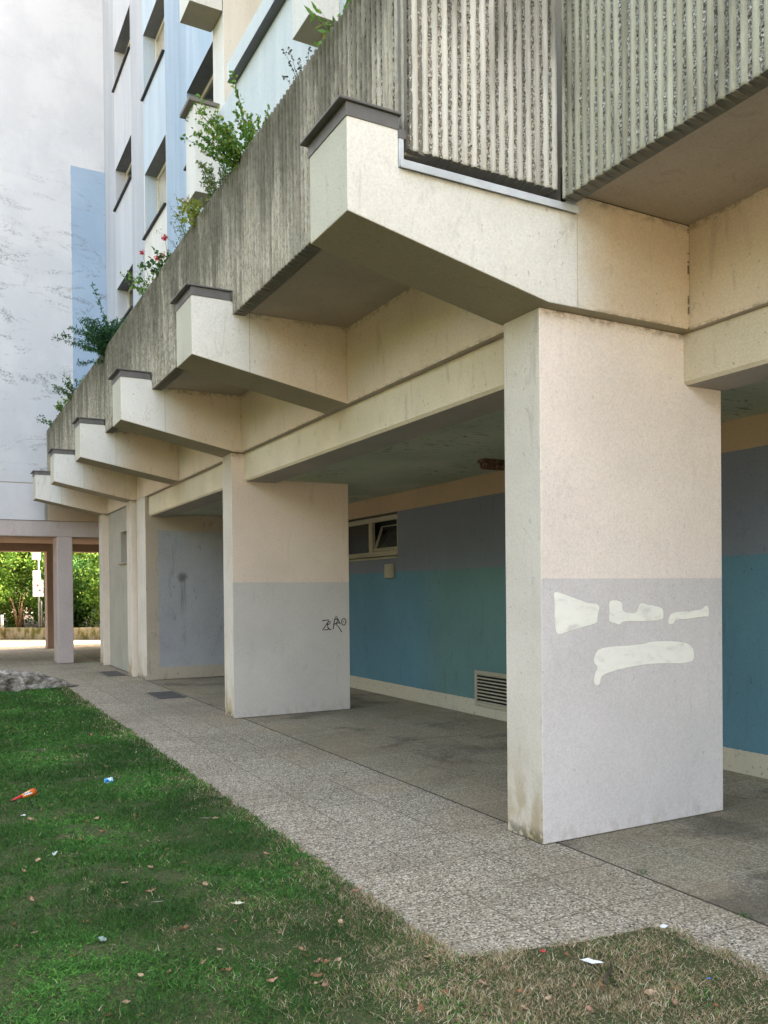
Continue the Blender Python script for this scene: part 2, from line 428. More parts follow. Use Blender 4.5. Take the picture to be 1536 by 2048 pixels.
def paving_mat():
    g = G("exposed_aggregate_paving")
    x, y, z = g.xyz()
    v = g.vor(90, (1, 1, .0))
    rc = g.n('ShaderNodeSeparateXYZ'); g.put(rc.inputs[0], v[1])
    peb = g.ramp(rc.outputs[0], (0., (.035, .032, .027)), (.34, (.17, .15, .12)), (.6, (.42, .38, .30)), (.85, (.55, .51, .43)), (1., (.76, .72, .63)))
    cem = (.33, .29, .225)
    cc = g.mix(g.step(v[0], .46, .66), peb, cem)
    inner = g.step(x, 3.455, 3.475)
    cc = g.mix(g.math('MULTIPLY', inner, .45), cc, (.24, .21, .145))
    warm = g.math('MULTIPLY', g.step(x, 2.7, 3.3), g.step(g.noise(1.1, 4, off=(3, 1, 0)), .42, .6))
    cc = g.mix(g.math('MULTIPLY', warm, .30), cc, (.33, .25, .16))
    # slabs
    def joint(co, off, size, wd):
        f = g.math('FRACT', g.math('DIVIDE', g.math('SUBTRACT', co, off), size))
        return g.math('GREATER_THAN', g.math('ABSOLUTE', g.math('SUBTRACT', f, .5)), .5 - wd / size)
    j1 = joint(x, 1.965, .4975, .0055)
    j2 = joint(y, .2, .5, .0055)
    jn = g.math('MAXIMUM', j1, j2)
    jn = g.math('MULTIPLY', jn, g.step(g.noise(1.7, 4), .30, .48))
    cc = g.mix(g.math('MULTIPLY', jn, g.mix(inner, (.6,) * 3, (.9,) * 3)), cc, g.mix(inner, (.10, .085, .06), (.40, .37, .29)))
    fx = g.math('FLOOR', g.math('DIVIDE', g.math('SUBTRACT', x, 1.965), .4975))
    fy = g.math('FLOOR', g.math('DIVIDE', g.math('SUBTRACT', y, .2), .5))
    wn_ = g.n('ShaderNodeTexWhiteNoise'); cv = g.n('ShaderNodeCombineXYZ')
    g.put(cv.inputs[0], fx); g.put(cv.inputs[1], fy); g.put(wn_.inputs[0], cv.outputs[0])
    cc = g.mix(1., cc, g.ramp(wn_.outputs[0], (0, .89), (1, 1.0)), 'MULTIPLY')
    # main crack / strip at the pier line
    ck = g.math('LESS_THAN', g.math('ABSOLUTE', g.math('SUBTRACT', g.math('ADD', x, g.math('MULTIPLY', g.noise(6, 4), .02)), 3.475)), .007)
    ck = g.math('MULTIPLY', ck, g.math('GREATER_THAN', g.noise(2, 3, off=(1, 1, 1)), .36))
    cc = g.mix(ck, cc, (.03, .026, .018))
    # stains
    st = g.step(g.math('ADD', g.noise(1.3, 6, (1, 1, 1), .6, .5, (9, 2, 0)), g.math('MULTIPLY', g.math('SUBTRACT', g.noise(28, 4), .5), .25)), .50, .68)
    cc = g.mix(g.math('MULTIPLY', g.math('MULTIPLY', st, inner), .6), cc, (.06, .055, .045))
    st2 = g.step(g.noise(.7, 5, off=(2, 7, 0)), .45, .7)
    cc = g.mix(g.math('MULTIPLY', st2, .30), cc, (.12, .105, .07))
    cc = g.mix(1., cc, (1.0, .965, .905), "MULTIPLY")
    g.bump(g.math('SUBTRACT', 1., v[0]), .55, .006)
    return g.done(cc)
M_PAVE = paving_mat()
def court_mat():
    g = G("courtyard_paving")
    cc = g.mix(g.step(g.noise(.6, 6), .3, .7), (.26, .235, .19), (.40, .36, .30))
    cc = g.mix(g.math('MULTIPLY', g.step(g.noise(9, 5), .55, .7), .4), cc, (.12, .10, .07))
    g.bump(g.noise(40, 4), .4, .01)
    return g.done(cc)
M_COURT = court_mat()
def lawn_mat():
    g = G("lawn_thatch")
    cc = g.ramp(g.noise(60, 6, rough=.75), (.3, (.025, .038, .012)), (.5, (.06, .075, .026)), (.68, (.17, .135, .07)))
    g.bump(g.noise(70, 5), 1., .02)
    return g.done(cc)
M_LAWN = lawn_mat()
def attr_mat(name, rough=.7, trans=0.):
    g = G(name)
    a = g.n('ShaderNodeAttribute'); a.attribute_name = "Col"
    cc = g.mix(.3, a.outputs[0], g.ramp(g.noise(50, 2), (.3, .6), (.7, 1.)), 'MULTIPLY')
    g.done(cc, rough)
    if trans:
        tr = g.n('ShaderNodeBsdfTranslucent'); g.put(tr.inputs[0], cc)
        mx = g.n('ShaderNodeMixShader'); mx.inputs[0].default_value = trans
        g.t.links.new(g.b.outputs[0], mx.inputs[1]); g.t.links.new(tr.outputs[0], mx.inputs[2])
        g.t.links.new(mx.outputs[0], g.out.inputs[0])
    return g.m
M_GRASS = attr_mat("grass_blade", .7, .25)
M_LEAFC = attr_mat("foliage", .6, .35)
M_STEM = plaster("plant_stem", (.06, .07, .03), 0, fine=30)
M_BARK = plaster("bark", (.07, .055, .04), 1, fine=25, bump=.8)
def rock_mat():
    g = G("limestone")
    cc = g.ramp(g.noise(7, 8, rough=.7), (.34, (.06, .05, .04)), (.48, (.24, .21, .17)), (.58, (.42, .39, .34)), (.74, (.72, .70, .66)))
    g.bump(g.noise(22, 8, rough=.7), 1., .04)
    return g.done(cc)
M_ROCK = rock_mat()
def lowwall_mat():
    g = G("mossy_concrete")
    cc = g.mix(g.step(g.noise(5, 6, (1, 1, .5)), .4, .62), (.36, .30, .20), (.13, .12, .03))
    g.bump(g.noise(50, 4), .4, .01)
    return g.done(cc)
M_LOWW = lowwall_mat()
def flat(name, col, rough=.6, var=.1):
    g = G(name)
    return g.done(g.mix(g.step(g.noise(20, 3), .35, .65), tuple(a * (1 - var) for a in col), col), rough)
M_SIGN = flat("white_sign_enamel", (.82, .82, .80), .4, .03)

# ------------------------------------------------------------------ geometry helpers
class MB:
    def __init__(s): s.v, s.f, s.m, s.sm = [], [], [], []
    def add(s, vs, fs, mat=0, smooth=False):
        o = len(s.v); s.v += [tuple(v) for v in vs]
        for i, f in enumerate(fs):
            s.f.append(tuple(o + k for k in f)); s.m.append(mat if isinstance(mat, int) else mat[i]); s.sm.append(smooth)
        return s
    def box(s, x0, x1, y0, y1, z0, z1, mat=0):
        """mat: int or dict over faces '-x','+x','-y','+y','-z','+z'"""
        vs = [(x0, y0, z0), (x1, y0, z0), (x1, y1, z0), (x0, y1, z0), (x0, y0, z1), (x1, y0, z1), (x1, y1, z1), (x0, y1, z1)]
        fs = [(0, 4, 7, 3), (1, 2, 6, 5), (0, 1, 5, 4), (3, 7, 6, 2), (0, 3, 2, 1), (4, 5, 6, 7)]
        k = ['-x', '+x', '-y', '+y', '-z', '+z']
        if isinstance(mat, dict): mat = [mat.get(a, mat.get('*', 0)) for a in k]
        return s.add(vs, fs, mat)
    def prism_y(s, prof, y0, y1, mats=0, capmat=0):
        """prof: (x,z) list, clockwise seen from -y so that normals face outward"""
        n = len(prof)
        vs = [(x, y0, z) for x, z in prof] + [(x, y1, z) for x, z in prof]
        fs = [tuple(range(n)), tuple(range(2 * n - 1, n - 1, -1))]
        ms = [capmat, capmat]
        for i in range(n):
            j = (i + 1) % n
            fs.append((i, i + n, j + n, j)); ms.append(mats if isinstance(mats, int) else mats[i])
        return s.add(vs, fs, ms)
    def tube(s, pts, rad, n=6, mat=0):
        pts = [Vector(p) for p in pts]
        if not isinstance(rad, (list, tuple)): rad = [rad] * len(pts)
        rings = []
        for i, p in enumerate(pts):
            t = (pts[min(i + 1, len(pts) - 1)] - pts[max(i - 1, 0)])
            if t.length < 1e-9: t = Vector((0, 0, 1))
            t.normalize()
            a = t.orthogonal().normalized() if abs(t.z) > .95 else t.cross(Vector((0, 0, 1))).normalized()
            b = t.cross(a)
            rings.append([p + (a * math.cos(2 * PI * k / n) + b * math.sin(2 * PI * k / n)) * rad[i] for k in range(n)])
        vs = [q for r_ in rings for q in r_]
        fs = []
        for i in range(len(pts) - 1):
            for k in range(n):
                fs.append((i * n + k, i * n + (k + 1) % n, (i + 1) * n + (k + 1) % n, (i + 1) * n + k))
        fs.append(tuple(range(n - 1, -1, -1))); fs.append(tuple(range((len(pts) - 1) * n, len(pts) * n)))
        return s.add(vs, fs, mat, True)
    def build(s, name, mats, parent=None, bevel=0., **kw):
        V = np.array(s.v, dtype=np.float64)
        return mesh_obj(name, V, s.f, mats, parent, s.m, s.sm, bevel, **kw)

def world_of(o):
    l = Vector(o.location); p = o.parent
    while p: l += Vector(p.location); p = p.parent
    return l

def mesh_obj(name, V, faces, mats, parent=None, midx=None, smooth=None, bevel=0., cols=None, loc=None):
    if not isinstance(mats, (list, tuple)): mats = [mats]
    V = np.asarray(V, dtype=np.float64)
    if loc is None:
        mn, mx = V.min(0), V.max(0)
        loc = Vector(((mn[0] + mx[0]) / 2, (mn[1] + mx[1]) / 2, mn[2]))
    V = V - np.array(loc)
    me = bpy.data.meshes.new(name)
    if isinstance(faces, np.ndarray):
        nf, k = faces.shape
        me.vertices.add(len(V)); me.vertices.foreach_set("co", V.astype(np.float32).ravel())
        me.loops.add(nf * k); me.loops.foreach_set("vertex_index", faces.astype(np.int32).ravel())
        me.polygons.add(nf)
        me.polygons.foreach_set("loop_start", np.arange(0, nf * k, k, dtype=np.int32))
        me.update(calc_edges=True)
    else:
        me.from_pydata([tuple(v) for v in V], [], faces)
    for m in mats: me.materials.append(m)
    if midx is not None and len(mats) > 1: me.polygons.foreach_set("material_index", np.array(midx, dtype=np.int32))
    if smooth is not None: me.polygons.foreach_set("use_smooth", np.array(smooth, dtype=bool))
    if cols is not None:
        a = me.color_attributes.new("Col", 'FLOAT_COLOR', 'POINT')
        a.data.foreach_set("color", np.asarray(cols, dtype=np.float32).ravel())
    me.update()
    o = bpy.data.objects.new(name, me); COL.objects.link(o)
    if parent:
        o.parent = parent; o.location = Vector(loc) - world_of(parent)
    else: o.location = loc
    if bevel:
        b = o.modifiers.new("Bevel", 'BEVEL'); b.width = bevel; b.segments = 2; b.limit_method = 'ANGLE'; b.angle_limit = R(40)
    return o

def empty(name, loc, parent=None):
    o = bpy.data.objects.new(name, None); COL.objects.link(o)
    o.empty_display_size = .2
    if parent: o.parent = parent; o.location = Vector(loc) - world_of(parent)
    else: o.location = loc
    return o
def tag(o, label=None, cat=None, group=None, kind=None):
    if label: o["label"] = label
    if cat: o["category"] = cat
    if group: o["group"] = group
    if kind: o["kind"] = kind
    return o
def boxo(name, b, mats, parent=None, bevel=.006, mat=0):
    return MB().box(*b, mat).build(name, mats, parent, bevel)

# ------------------------------------------------------------------ main dimensions
P, W, Y1, T, S = 3.349, 1.635, 4.155, .371, 3.05
YB, BT, BX, XN, B0 = 4.061, .502, 3.458, 4.563, 1.986
ZB, ZT, ZC, ZS = 3.635, 3.353, 4.158, 4.058
WB, YW = 6.103, 20.44
ZP0, ZP1 = 4.025, 5.29

# ------------------------------------------------------------------ ground
g_ = MB()
g_.add([(-3000, -3000, -.06), (3000, -3000, -.06), (3000, 3000, -.06), (-3000, 3000, -.06)], [(0, 1, 2, 3)])
tag(g_.build("ground", M_COURT), kind="structure")
g_ = MB()
g_.add([(-25, 15.15, -.004), (1.9, 15.15, -.004), (1.9, 60, -.004), (-25, 60, -.004)], [(0, 1, 2, 3)])
g_.add([(1.9, -30, -.004), (WB + .2, -30, -.004), (WB + .2, 60, -.004), (1.9, 60, -.004)], [(0, 1, 2, 3)])
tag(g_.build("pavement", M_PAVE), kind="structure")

def edge_x(y):
    """lawn edge as measured: straight, then steps in front of the near pier"""
    if y > 3.05: return 1.975
    pts = [(3.05, 1.99), (3.0, 2.15), (2.93, 2.42), (2.90, 2.66), (2.86, 3.0), (-30, 3.0)]
    for (ya, xa), (yb_, xb) in zip(pts, pts[1:]):
        if yb_ <= y <= ya:
            t = (ya - y) / (ya - yb_) if ya > yb_ else 0
            return xa + (xb - xa) * (min(1, t) if yb_ > -20 else min(1, t * 60))
    return 3.0
def edge_w(y):
    return edge_x(y) + .022 * noise.noise((y * 5, 3.3, 0)) + .028 * noise.noise((y * 17, 8.3, 0)) + .014 * noise.noise((y * 50, 1.3, 0))
ys = np.concatenate([np.arange(-30, 1.5, .6), np.arange(1.5, 3.2, .02), np.arange(3.2, 15.25, .05)])
us = np.concatenate([np.linspace(-40, -3, 14), np.linspace(-2.4, -.1, 22), [-.06, -.03, 0.0]])
V, F = [], []
for y in ys:
    ex = edge_w(y)
    for u in us:
        xx = ex + u
        z = .012 + .012 * noise.noise((xx * 3, y * 3, 0)) + .008 * noise.noise((xx * 9, y * 9, 1))
        if y > 15.0: z -= (y - 15.0) * .09
        if u == 0: z = -.012
        if u == -.03: z = .004
        V.append((xx, y, z))
nu = len(us)
F = [(i * nu + j, i * nu + j + 1, (i + 1) * nu + j + 1, (i + 1) * nu + j) for i in range(len(ys) - 1) for j in range(nu - 1)]
tag(mesh_obj("lawn", V, F, M_LAWN, smooth=[True] * len(F)), kind="structure")

# ------------------------------------------------------------------ apartment building
BLD = tag(empty("apartment_building", (8, 8, 0)),
          "long pastel apartment block with beige concrete piers, cantilever beams and a fluted concrete planter balcony", "building")

# piers
def pier(y, m):
    mb = MB().box(P, P + W, y, y + T, 0, ZT - .001, {'-x': 1, '+x': 1, '*': 0})
    return mb.build("pier", [m, M_PIERS], BLD, .007)
piers = [pier(Y1, M_PIER1), pier(Y1 + 2 * S, M_PIER2), pier(Y1 + 4 * S, M_PIERC), pier(Y1 + 5 * S, M_PIERC)]

# cantilever beams with metal caps
for i in range(6):
    y0, y1 = YB + i * S, YB + i * S + BT
    at_pier = i in (0, 2, 4, 5)
    xe = XN + .25 if i == 0 else BX
    xk = P if at_pier else BX - .01
    prof = [(B0, ZB), (xk, ZT)]
    mats = [2, 2]
    if xe > xk + .001: prof.append((xe, ZT)); mats = [2, 2]
    if i == 0:
        prof += [(xe, ZS - .002), (3.57, ZS - .002), (3.57, 3.935), (2.302, 3.935), (2.302, ZC), (B0, ZC)]
    else:
        prof += [(xe, ZS + .05), (2.36, ZS + .05), (2.33, ZC), (B0, ZC)]
    n = len(prof)
    mats = []
    for k in range(n):
        (xa, za), (xb, zb_) = prof[k], prof[(k + 1) % n]
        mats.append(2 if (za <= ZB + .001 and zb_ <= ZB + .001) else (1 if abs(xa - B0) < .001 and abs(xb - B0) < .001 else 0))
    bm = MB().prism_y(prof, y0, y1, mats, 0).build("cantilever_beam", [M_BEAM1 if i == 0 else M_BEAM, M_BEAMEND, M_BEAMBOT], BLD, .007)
    xc = 2.302 if i == 0 else 2.335
    cap = MB().box(B0 - .006, xc, y0 - .006, y1 + .006, ZC - .02, ZC + .055)
    cap.box(B0 - .050, xc + .012, y0 - .022, y1 + .03, ZC + .056, ZC + .070)
    cap.build("metal_cap", M_CAP, bm, .003)
    if i == 0:
        fl = MB().box(2.302, 3.57, y0 - .028, y0 + .2, 3.937, 3.972)
        fl.box(2.302, 3.57, y0 - .030, y0 - .026, 3.925, 3.955)
        fl.box(2.302, 2.33, y0 - .012, y0 + .3, 3.973, 4.09)
        fl.build("zinc_flashing", M_ZINC, bm, .002)
        MB().box(2.303, 2.42, y0 + .0, y0 + .012, 4.10, 4.15).build("metal_clip", M_CAP, bm, .002)
        boxo("upstand", (2.40, 3.56, YB + .13, YB + .4, 3.937, 4.5), M_CONC, BLD, .0)

# longitudinal beams, soffits, ceilings
MB().box(BX, BX + .3, YB + BT, YW - .002, ZT, ZS + .1, {'-z': 1, '*': 0}).build("upper_edge_beam", [M_BEAM, M_SOFFIT], BLD, .006)
MB().box(XN, XN + .3, -5.5, YB - .001, ZT, ZS + .1, {'-z': 1, '*': 0}).build("upper_edge_beam", [M_BEAM, M_SOFFIT], BLD, .006)
def fascia(x, x1, ya, yb_):
    prof = [(x, 3.024), (x + .022, 3.0), (x1, 3.0), (x1, ZT - .004), (x, ZT - .004)]
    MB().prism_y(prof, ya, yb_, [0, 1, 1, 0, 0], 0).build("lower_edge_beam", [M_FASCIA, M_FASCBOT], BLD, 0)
fascia(3.52, 3.93, Y1 + T, Y1 + 2 * S)
fascia(3.52, 3.93, Y1 + 2 * S + T, 15.57)
fascia(4.61, 4.996, -5.5, Y1)
MB().box(3.93, WB, Y1 + .02, 15.57, 3.04, 3.349).build("passage_ceiling", M_CEIL, BLD)
MB().box(4.996, WB, -5.5, Y1 + .02, 3.04, 3.349).build("passage_ceiling", M_CEIL, BLD)
for i in range(6):
    ya = YB + i * S + BT; yb_ = YB + (i + 1) * S if i < 5 else YW
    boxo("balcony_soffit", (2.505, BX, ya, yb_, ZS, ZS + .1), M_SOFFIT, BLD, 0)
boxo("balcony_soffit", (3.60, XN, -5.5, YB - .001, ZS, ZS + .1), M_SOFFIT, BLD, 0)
# terrace deck above
MB().box(2.52, 16, Y1 + .5, YW - .002, ZS + .102, 4.32).build("terrace_deck", M_CONC, BLD)
MB().box(3.62, 16, -5.5, Y1 + .5, ZS + .102, 4.32).build("terrace_deck", M_CONC, BLD)

# passage back wall with a window hole
def wall_x(name, X, ybr, zbr, holes, depth, mats, cell, parent, reveal=1, lint=None):
    """wall in a plane of constant X facing -X; holes are (y0,y1,z0,z1)"""
    ybr = sorted(set([round(a, 4) for a in ybr] + [round(h[k], 4) for h in holes for k in (0, 1)]))
    zbr = sorted(set([round(a, 4) for a in zbr] + [round(h[k], 4) for h in holes for k in (2, 3)]))
    mb = MB()
    for ya, yb_ in zip(ybr, ybr[1:]):
        for za, zb_ in zip(zbr, zbr[1:]):
            ym, zm = (ya + yb_) / 2, (za + zb_) / 2
            if any(h[0] < ym < h[1] and h[2] < zm < h[3] for h in holes): continue
            mb.add([(X, ya, za), (X, ya, zb_), (X, yb_, zb_), (X, yb_, za)], [(0, 1, 2, 3)], cell(ym, zm))
    for (a, b_, z0, z1) in holes:
        q = cell(a - .05, z0)
        mb.add([(X, b_, z0), (X + depth, b_, z0), (X + depth, b_, z1), (X, b_, z1)], [(0, 3, 2, 1)], q if lint is None else cell(b_ - .02, -99))
        mb.add([(X, a, z0), (X + depth, a, z0), (X + depth, a, z1), (X, a, z1)], [(0, 1, 2, 3)], q)
        mb.add([(X, a, z1), (X + depth, a, z1), (X + depth, b_, z1), (X, b_, z1)], [(0, 1, 2, 3)], reveal if lint is None else lint)
        mb.add([(X, a, z0), (X + depth, a, z0), (X + depth, b_, z0), (X, b_, z0)], [(0, 3, 2, 1)], q)
    return mb.build(name, mats, parent)

WY0, WY1, WZ0, WZ1 = 10.9, 12.75, 2.10, 2.772
wall_x("passage_wall", WB, [-5.5, 15.57], [0, 3.349], [(WY0, WY1, WZ0, WZ1)], .2, [M_BACK, M_FASCBOT], lambda y, z: 0, BLD)
# passage window
def frame_boxes(mb, X, a, b_, z0, z1, t, d, mat=0):
    mb.box(X, X + d, a, b_, z0, z0 + t, mat); mb.box(X, X + d, a, b_, z1 - t, z1, mat)
    mb.box(X, X + d, a, a + t, z0 + t, z1 - t, mat); mb.box(X, X + d, b_ - t, b_, z0 + t, z1 - t, mat)
wf = MB(); frame_boxes(wf, WB + .03, WY0 + .001, WY1 - .001, WZ0 + .03, WZ1 - .03, .075, .06)
wf.box(WB + .032, WB + .088, 11.78, 11.90, WZ0 + .105, WZ1 - .105)
pw = wf.build("window", M_FRAMED, BLD, .004)
boxo("pane", (WB + .06, WB + .066, 11.90, WY1 - .07, WZ0 + .1, WZ1 - .1), M_GLASS, pw, 0)
boxo("backing", (WB + .19, WB + .2, WY0 - .1, WY1 + .1, WZ0 - .1, WZ1 + .1), M_DARK, pw, 0)
sx = MB(); frame_boxes(sx, 0, 0, .80, 0, .46, .05, .045)
sx.box(.02, .025, .05, .75, .05, .41, 1)
sash = sx.build("tilted_sash", [M_FRAMED, M_GLASS], pw, .003, loc=Vector((0, 0, 0)))
sash.location = Vector((WB + .045, 10.975, WZ0 + .115)) - world_of(pw)
sash.rotation_euler = (0, R(20), 0)
MB().prism_y([(WB - .045, WZ0 + .005), (WB - .045, WZ0 - .022), (WB + .03, WZ0 - .012), (WB + .03, WZ0 + .02)][::-1], WY0 - .02, WY1 + .02).build("sill", M_FRAMED, pw, .003)
# louvred vent
vf = MB(); frame_boxes(vf, WB - .018, 7.98, 8.90, .13, .575, .045, .03)
vt = vf.build("vent_grille", M_FRAMED, BLD, .004)
vl = MB()
for k in range(9):
    z = .18 + k * .0425
    vl.prism_y([(WB - .014, z), (WB - .010, z - .004), (WB + .012, z + .026), (WB + .010, z + .030)], 8.02, 8.86)
vl.build("louvre_slats", M_FRAMED, vt, 0)
boxo("vent_back", (WB - .003, WB + .004, 8.02, 8.86, .17, .53), M_DARK, vt, 0)

# cross wall and outer wall between the far piers
MB().box(3.45, WB, 15.57, 16.30, 0, ZT - .004, {'-x': 1, '*': 0}).build("cross_wall", [M_CROSS, M_PIERS], BLD, .006)
M_SW = plaster("grey_side_wall_render", (.42, .40, .34), 1.0, seed=95)
wall_x("side_wall", 3.50, [16.30, YW], [0, ZT - .004], [(16.95, 18.05, 2.23, 2.87)], .22, [M_SW, M_FASCBOT], lambda y, z: 0, BLD)
swf = MB(); frame_boxes(swf, 3.62, 16.95, 18.05, 2.23, 2.87, .10, .08)
swf.box(3.682, 3.728, 17.46, 17.54, 2.29, 2.81)
sw = swf.build("window", M_FRAME, BLD, .003)
boxo("pane", (3.70, 3.706, 17.0, 18.0, 2.28, 2.82), M_GLASSB, sw, 0)
boxo("sill", (3.44, 3.69, 16.9, 18.15, 2.195, 2.228), M_FRAMED, sw, .003)

# building core (solid volumes behind the facades)
MB().box(WB + .25, 16, -5.5, 26.8, 0, ZS + .1).build("core_wall", M_F_H, BLD)
MB().box(4.80, 16, -5.5, 10.19, 4.321, 19.5).build("core_wall", M_F_H, BLD)
MB().box(4.02, 16, 10.62, 26.8, 4.322, 19.5).build("core_wall", M_F_B, BLD)

# upper facade, window strips
FX = 3.70
strips = [(10.60, 13.40, 4), (13.40, 14.72, 3), (14.72, 16.44, 2), (16.44, 17.52, 1), (17.52, 19.25, 0), (19.25, YW, 1)]
def cellmat(y, z):
    for a, b_, m in strips:
        if a <= y <= b_:
            if m == 2 and (z == -99 or z < 9.6): return 6 if z != -99 else 2
            return m
    return 1
holesA = [(17.53, 19.19, 12.68 + 2.62 * k, 13.54 + 2.62 * k) for k in (-3, -2, -1, 0, 1, 2)]
holesC = [(14.74, 16.37, 11.04 + 2.65 * k, 12.24 + 2.65 * k) for k in (-2, -1, 0, 1, 2)]
holesE = [(11.2, 13.37, 11.04 + 2.65 * k, 12.24 + 2.65 * k) for k in (-2, -1, 0, 1, 2)]
zb_all = [4.33, 9.6, 19.5]
wall_x("upper_facade", FX, [a for st_ in strips for a in st_[:2]], zb_all, holesA + holesC + holesE, .25,
       [M_F_A, M_F_B, M_F_C, M_F_D, M_F_E, M_F_S, M_F_F], cellmat, BLD, lint=5)
def fwin(a, b_, z0, z1, glass):
    mb = MB(); frame_boxes(mb, FX + .23, a, b_, z0, z1, .07, .06)
    mb.box(FX + .232, FX + .288, (a + b_) / 2 - .04, (a + b_) / 2 + .04, z0 + .07, z1 - .07)
    w_ = mb.build("window", M_FRAME, BLD, 0)
    boxo("pane", (FX + .26, FX + .265, a + .05, b_ - .05, z0 + .05, z1 - .05), glass, w_, 0)
    MB().prism_y([(FX - .05, z0 - .03), (FX + .24, z0 - .005), (FX + .24, z0 + .02), (FX - .05, z0 + .0)], a - .0, b_ + .06).build("sill", M_SILL, w_, 0)
    return w_
for h in holesA: fwin(*h, M_GLASS)
for h in holesC: fwin(*h, M_GLASSB)
for h in holesE: fwin(*h, M_GLASS)

# nearer facade, set forward: parapet wall, ledge, loggia
GX = 3.22
MB().box(GX, GX + .25, 4.7, 10.6, 4.33, 7.55).build("parapet_wall", M_F_G, BLD, .006)
MB().box(GX - .10, GX + .24, 4.7, 9.55, 7.552, 7.76, {'-z': 1, '*': 0}).build("parapet_ledge", [M_F_G, M_F_S], BLD, .004)
MB().box(GX + .06, 4.8, 10.16, 10.6, 7.552, 19.5, {'-y': 0, '-x': 1, '*': 0}).build("loggia_side_wall", [M_F_H, M_F_F], BLD, .006)
MB().box(GX + .25, 4.8, 4.7, 10.158, 4.33, 7.3).build("loggia_floor", M_CONC, BLD)
MB().box(GX + .0, 4.8, 4.7, 10.158, 10.6, 19.5, {'-z': 1, '*': 0}).build("upper_parapets", [M_F_G, M_F_S], BLD, .006)
# fins (stub walls) with caps
def fin(x0, x1, y0, y1, z0, z1, m, cap=True, bot=1):
    mb = MB().box(x0, x1, y0, y1, z0, z1, {'-z': 1, '-x': 2, '*': 0})
    f = mb.build("stub_wall", [m, M_BEAMBOT, M_F_F], BLD, .006)
    if cap:
        MB().box(x0 - .07, x1 + .0, y0 - .03, y1 + .03, z1 + .001, z1 + .05).build("coping", M_CONC, f, .006)
    return f
fin(2.905, GX - .002, 10.16, 10.56, 6.50, 7.58, M_F_F)
fin(2.86, GX + .05, 10.16, 10.62, 8.80, 10.3, M_F_F, False)
fin(2.93, GX - .002, 6.69, 7.09, 6.57, 7.9, M_F_F, False)

# planter: fluted precast panels
def fluted(name, org, du, dn, length, z0, z1, parent, seed, lead=0.0, rough_rows=.018, thick=.115):
    rng = np.random.default_rng(seed)
    du, dn = np.array(du, float), np.array(dn, float)
    pitch = .0645
    us, ns, kind = [], [], []
    if lead > 0:
        for a in (0, .004, lead - .006, lead): us.append(a); ns.append(-.004 if 0 < a < lead else -.012); kind.append(1)
    k = max(1, int(round((length - lead) / pitch))); pt = (length - lead) / k
    prof = [(0.0, -.018, 0), (.010, -.016, 0), (.020, -.016, 0), (.0295, -.018, 1), (.0320, -.007, 1), (.0370, -.0015, 1), (.0475, .0, 1), (.0575, -.0015, 1), (.0628, -.008, 1)]
    for i in range(k):
        for (a, b_, kd) in prof: us.append(lead + i * pt + a * pt / pitch); ns.append(b_); kind.append(kd)
    us.append(length); ns.append(-.018); kind.append(0)
    us, ns, kind = np.array(us), np.array(ns), np.array(kind)
    nz = max(2, int(round((z1 - z0) / rough_rows)))
    zs = np.linspace(z0, z1, nz + 1)
    m, nr = len(us), len(zs)
    U = np.tile(us, (nr, 1)); N = np.tile(ns, (nr, 1)); Z = np.tile(zs[:, None], (1, m))
    gr = (np.abs(N) > .0155)
    N += gr * rng.uniform(-.006, .006, N.shape)
    U += gr * rng.uniform(-.002, .002, N.shape)
    # wandering rib edges
    nrib = m
    for j in range(m):
        if kind[j] == 1:
            ph = rng.uniform(0, 6.28, 3)
            U[:, j] += .0011 * np.sin(zs * 31 + ph[0]) + .0008 * np.sin(zs * 77 + ph[1]) + rng.uniform(-.0007, .0007, nr)
            N[:, j] += rng.uniform(-.0012, .0012, nr)
    Z[-1] += rng.uniform(-.006, .004, m)
    Z[0] += np.where(np.abs(ns) > .0155, .012, 0) + rng.uniform(-.003, .003, m)
    V = np.array(org)[None, None, :] + U[..., None] * du + N[..., None] * dn
    V[..., 2] = Z
    V = V.reshape(-1, 3)
    I = np.arange(nr * m).reshape(nr, m)
    q = np.stack([I[:-1, :-1], I[:-1, 1:], I[1:, 1:], I[1:, :-1]], -1).reshape(-1, 4)
    mi = np.tile(np.where((kind[:-1] == 1) & (kind[1:] >= 0), 1, 0), nr - 1)
    mi = 1 - mi  # 0 rib, 1 groove
    sm = mi == 0
    # back ring
    Bk = np.array(org)[None, :] + us[:, None] * du - thick * dn
    b0 = len(V); vb = Bk.copy(); vb[:, 2] = z0; vt_ = Bk.copy(); vt_[:, 2] = z1
    V = np.concatenate([V, vb, vt_])
    ib, it = b0 + np.arange(m), b0 + m + np.arange(m)
    bot = np.stack([ib[:-1], ib[1:], I[0, 1:], I[0, :-1]], -1)
    top = np.stack([I[-1, :-1], I[-1, 1:], it[1:], it[:-1]], -1)
    back = np.stack([ib[1:], ib[:-1], it[:-1], it[1:]], -1)
    allf = np.concatenate([q, bot, top, back])
    mi = np.concatenate([mi, np.full(3 * (m - 1), 2)])
    sm = np.concatenate([sm, np.zeros(3 * (m - 1), bool)])
    # end caps as strips of quads
    ends = []
    for e in (0, m - 1):
        for r_ in range(nr - 1):
            pass
    Vl = V
    f2 = []
    for e in (0, m - 1):
        f2.append([ib[e], I[0, e], I[-1, e], it[e]])
    allf = np.concatenate([allf, np.array(f2)])
    mi = np.concatenate([mi, [2, 2]]); sm = np.concatenate([sm, [False, False]])
    return mesh_obj(name, Vl, allf, [M_RIB, M_GROOVE, M_CONC], parent, mi, sm)
XP = 2.35
PL = tag(empty("planter_balcony", (2.6, 8, 4.0), BLD))
yj = [4.272 + S * k for k in range(6)] + [YW - .003]
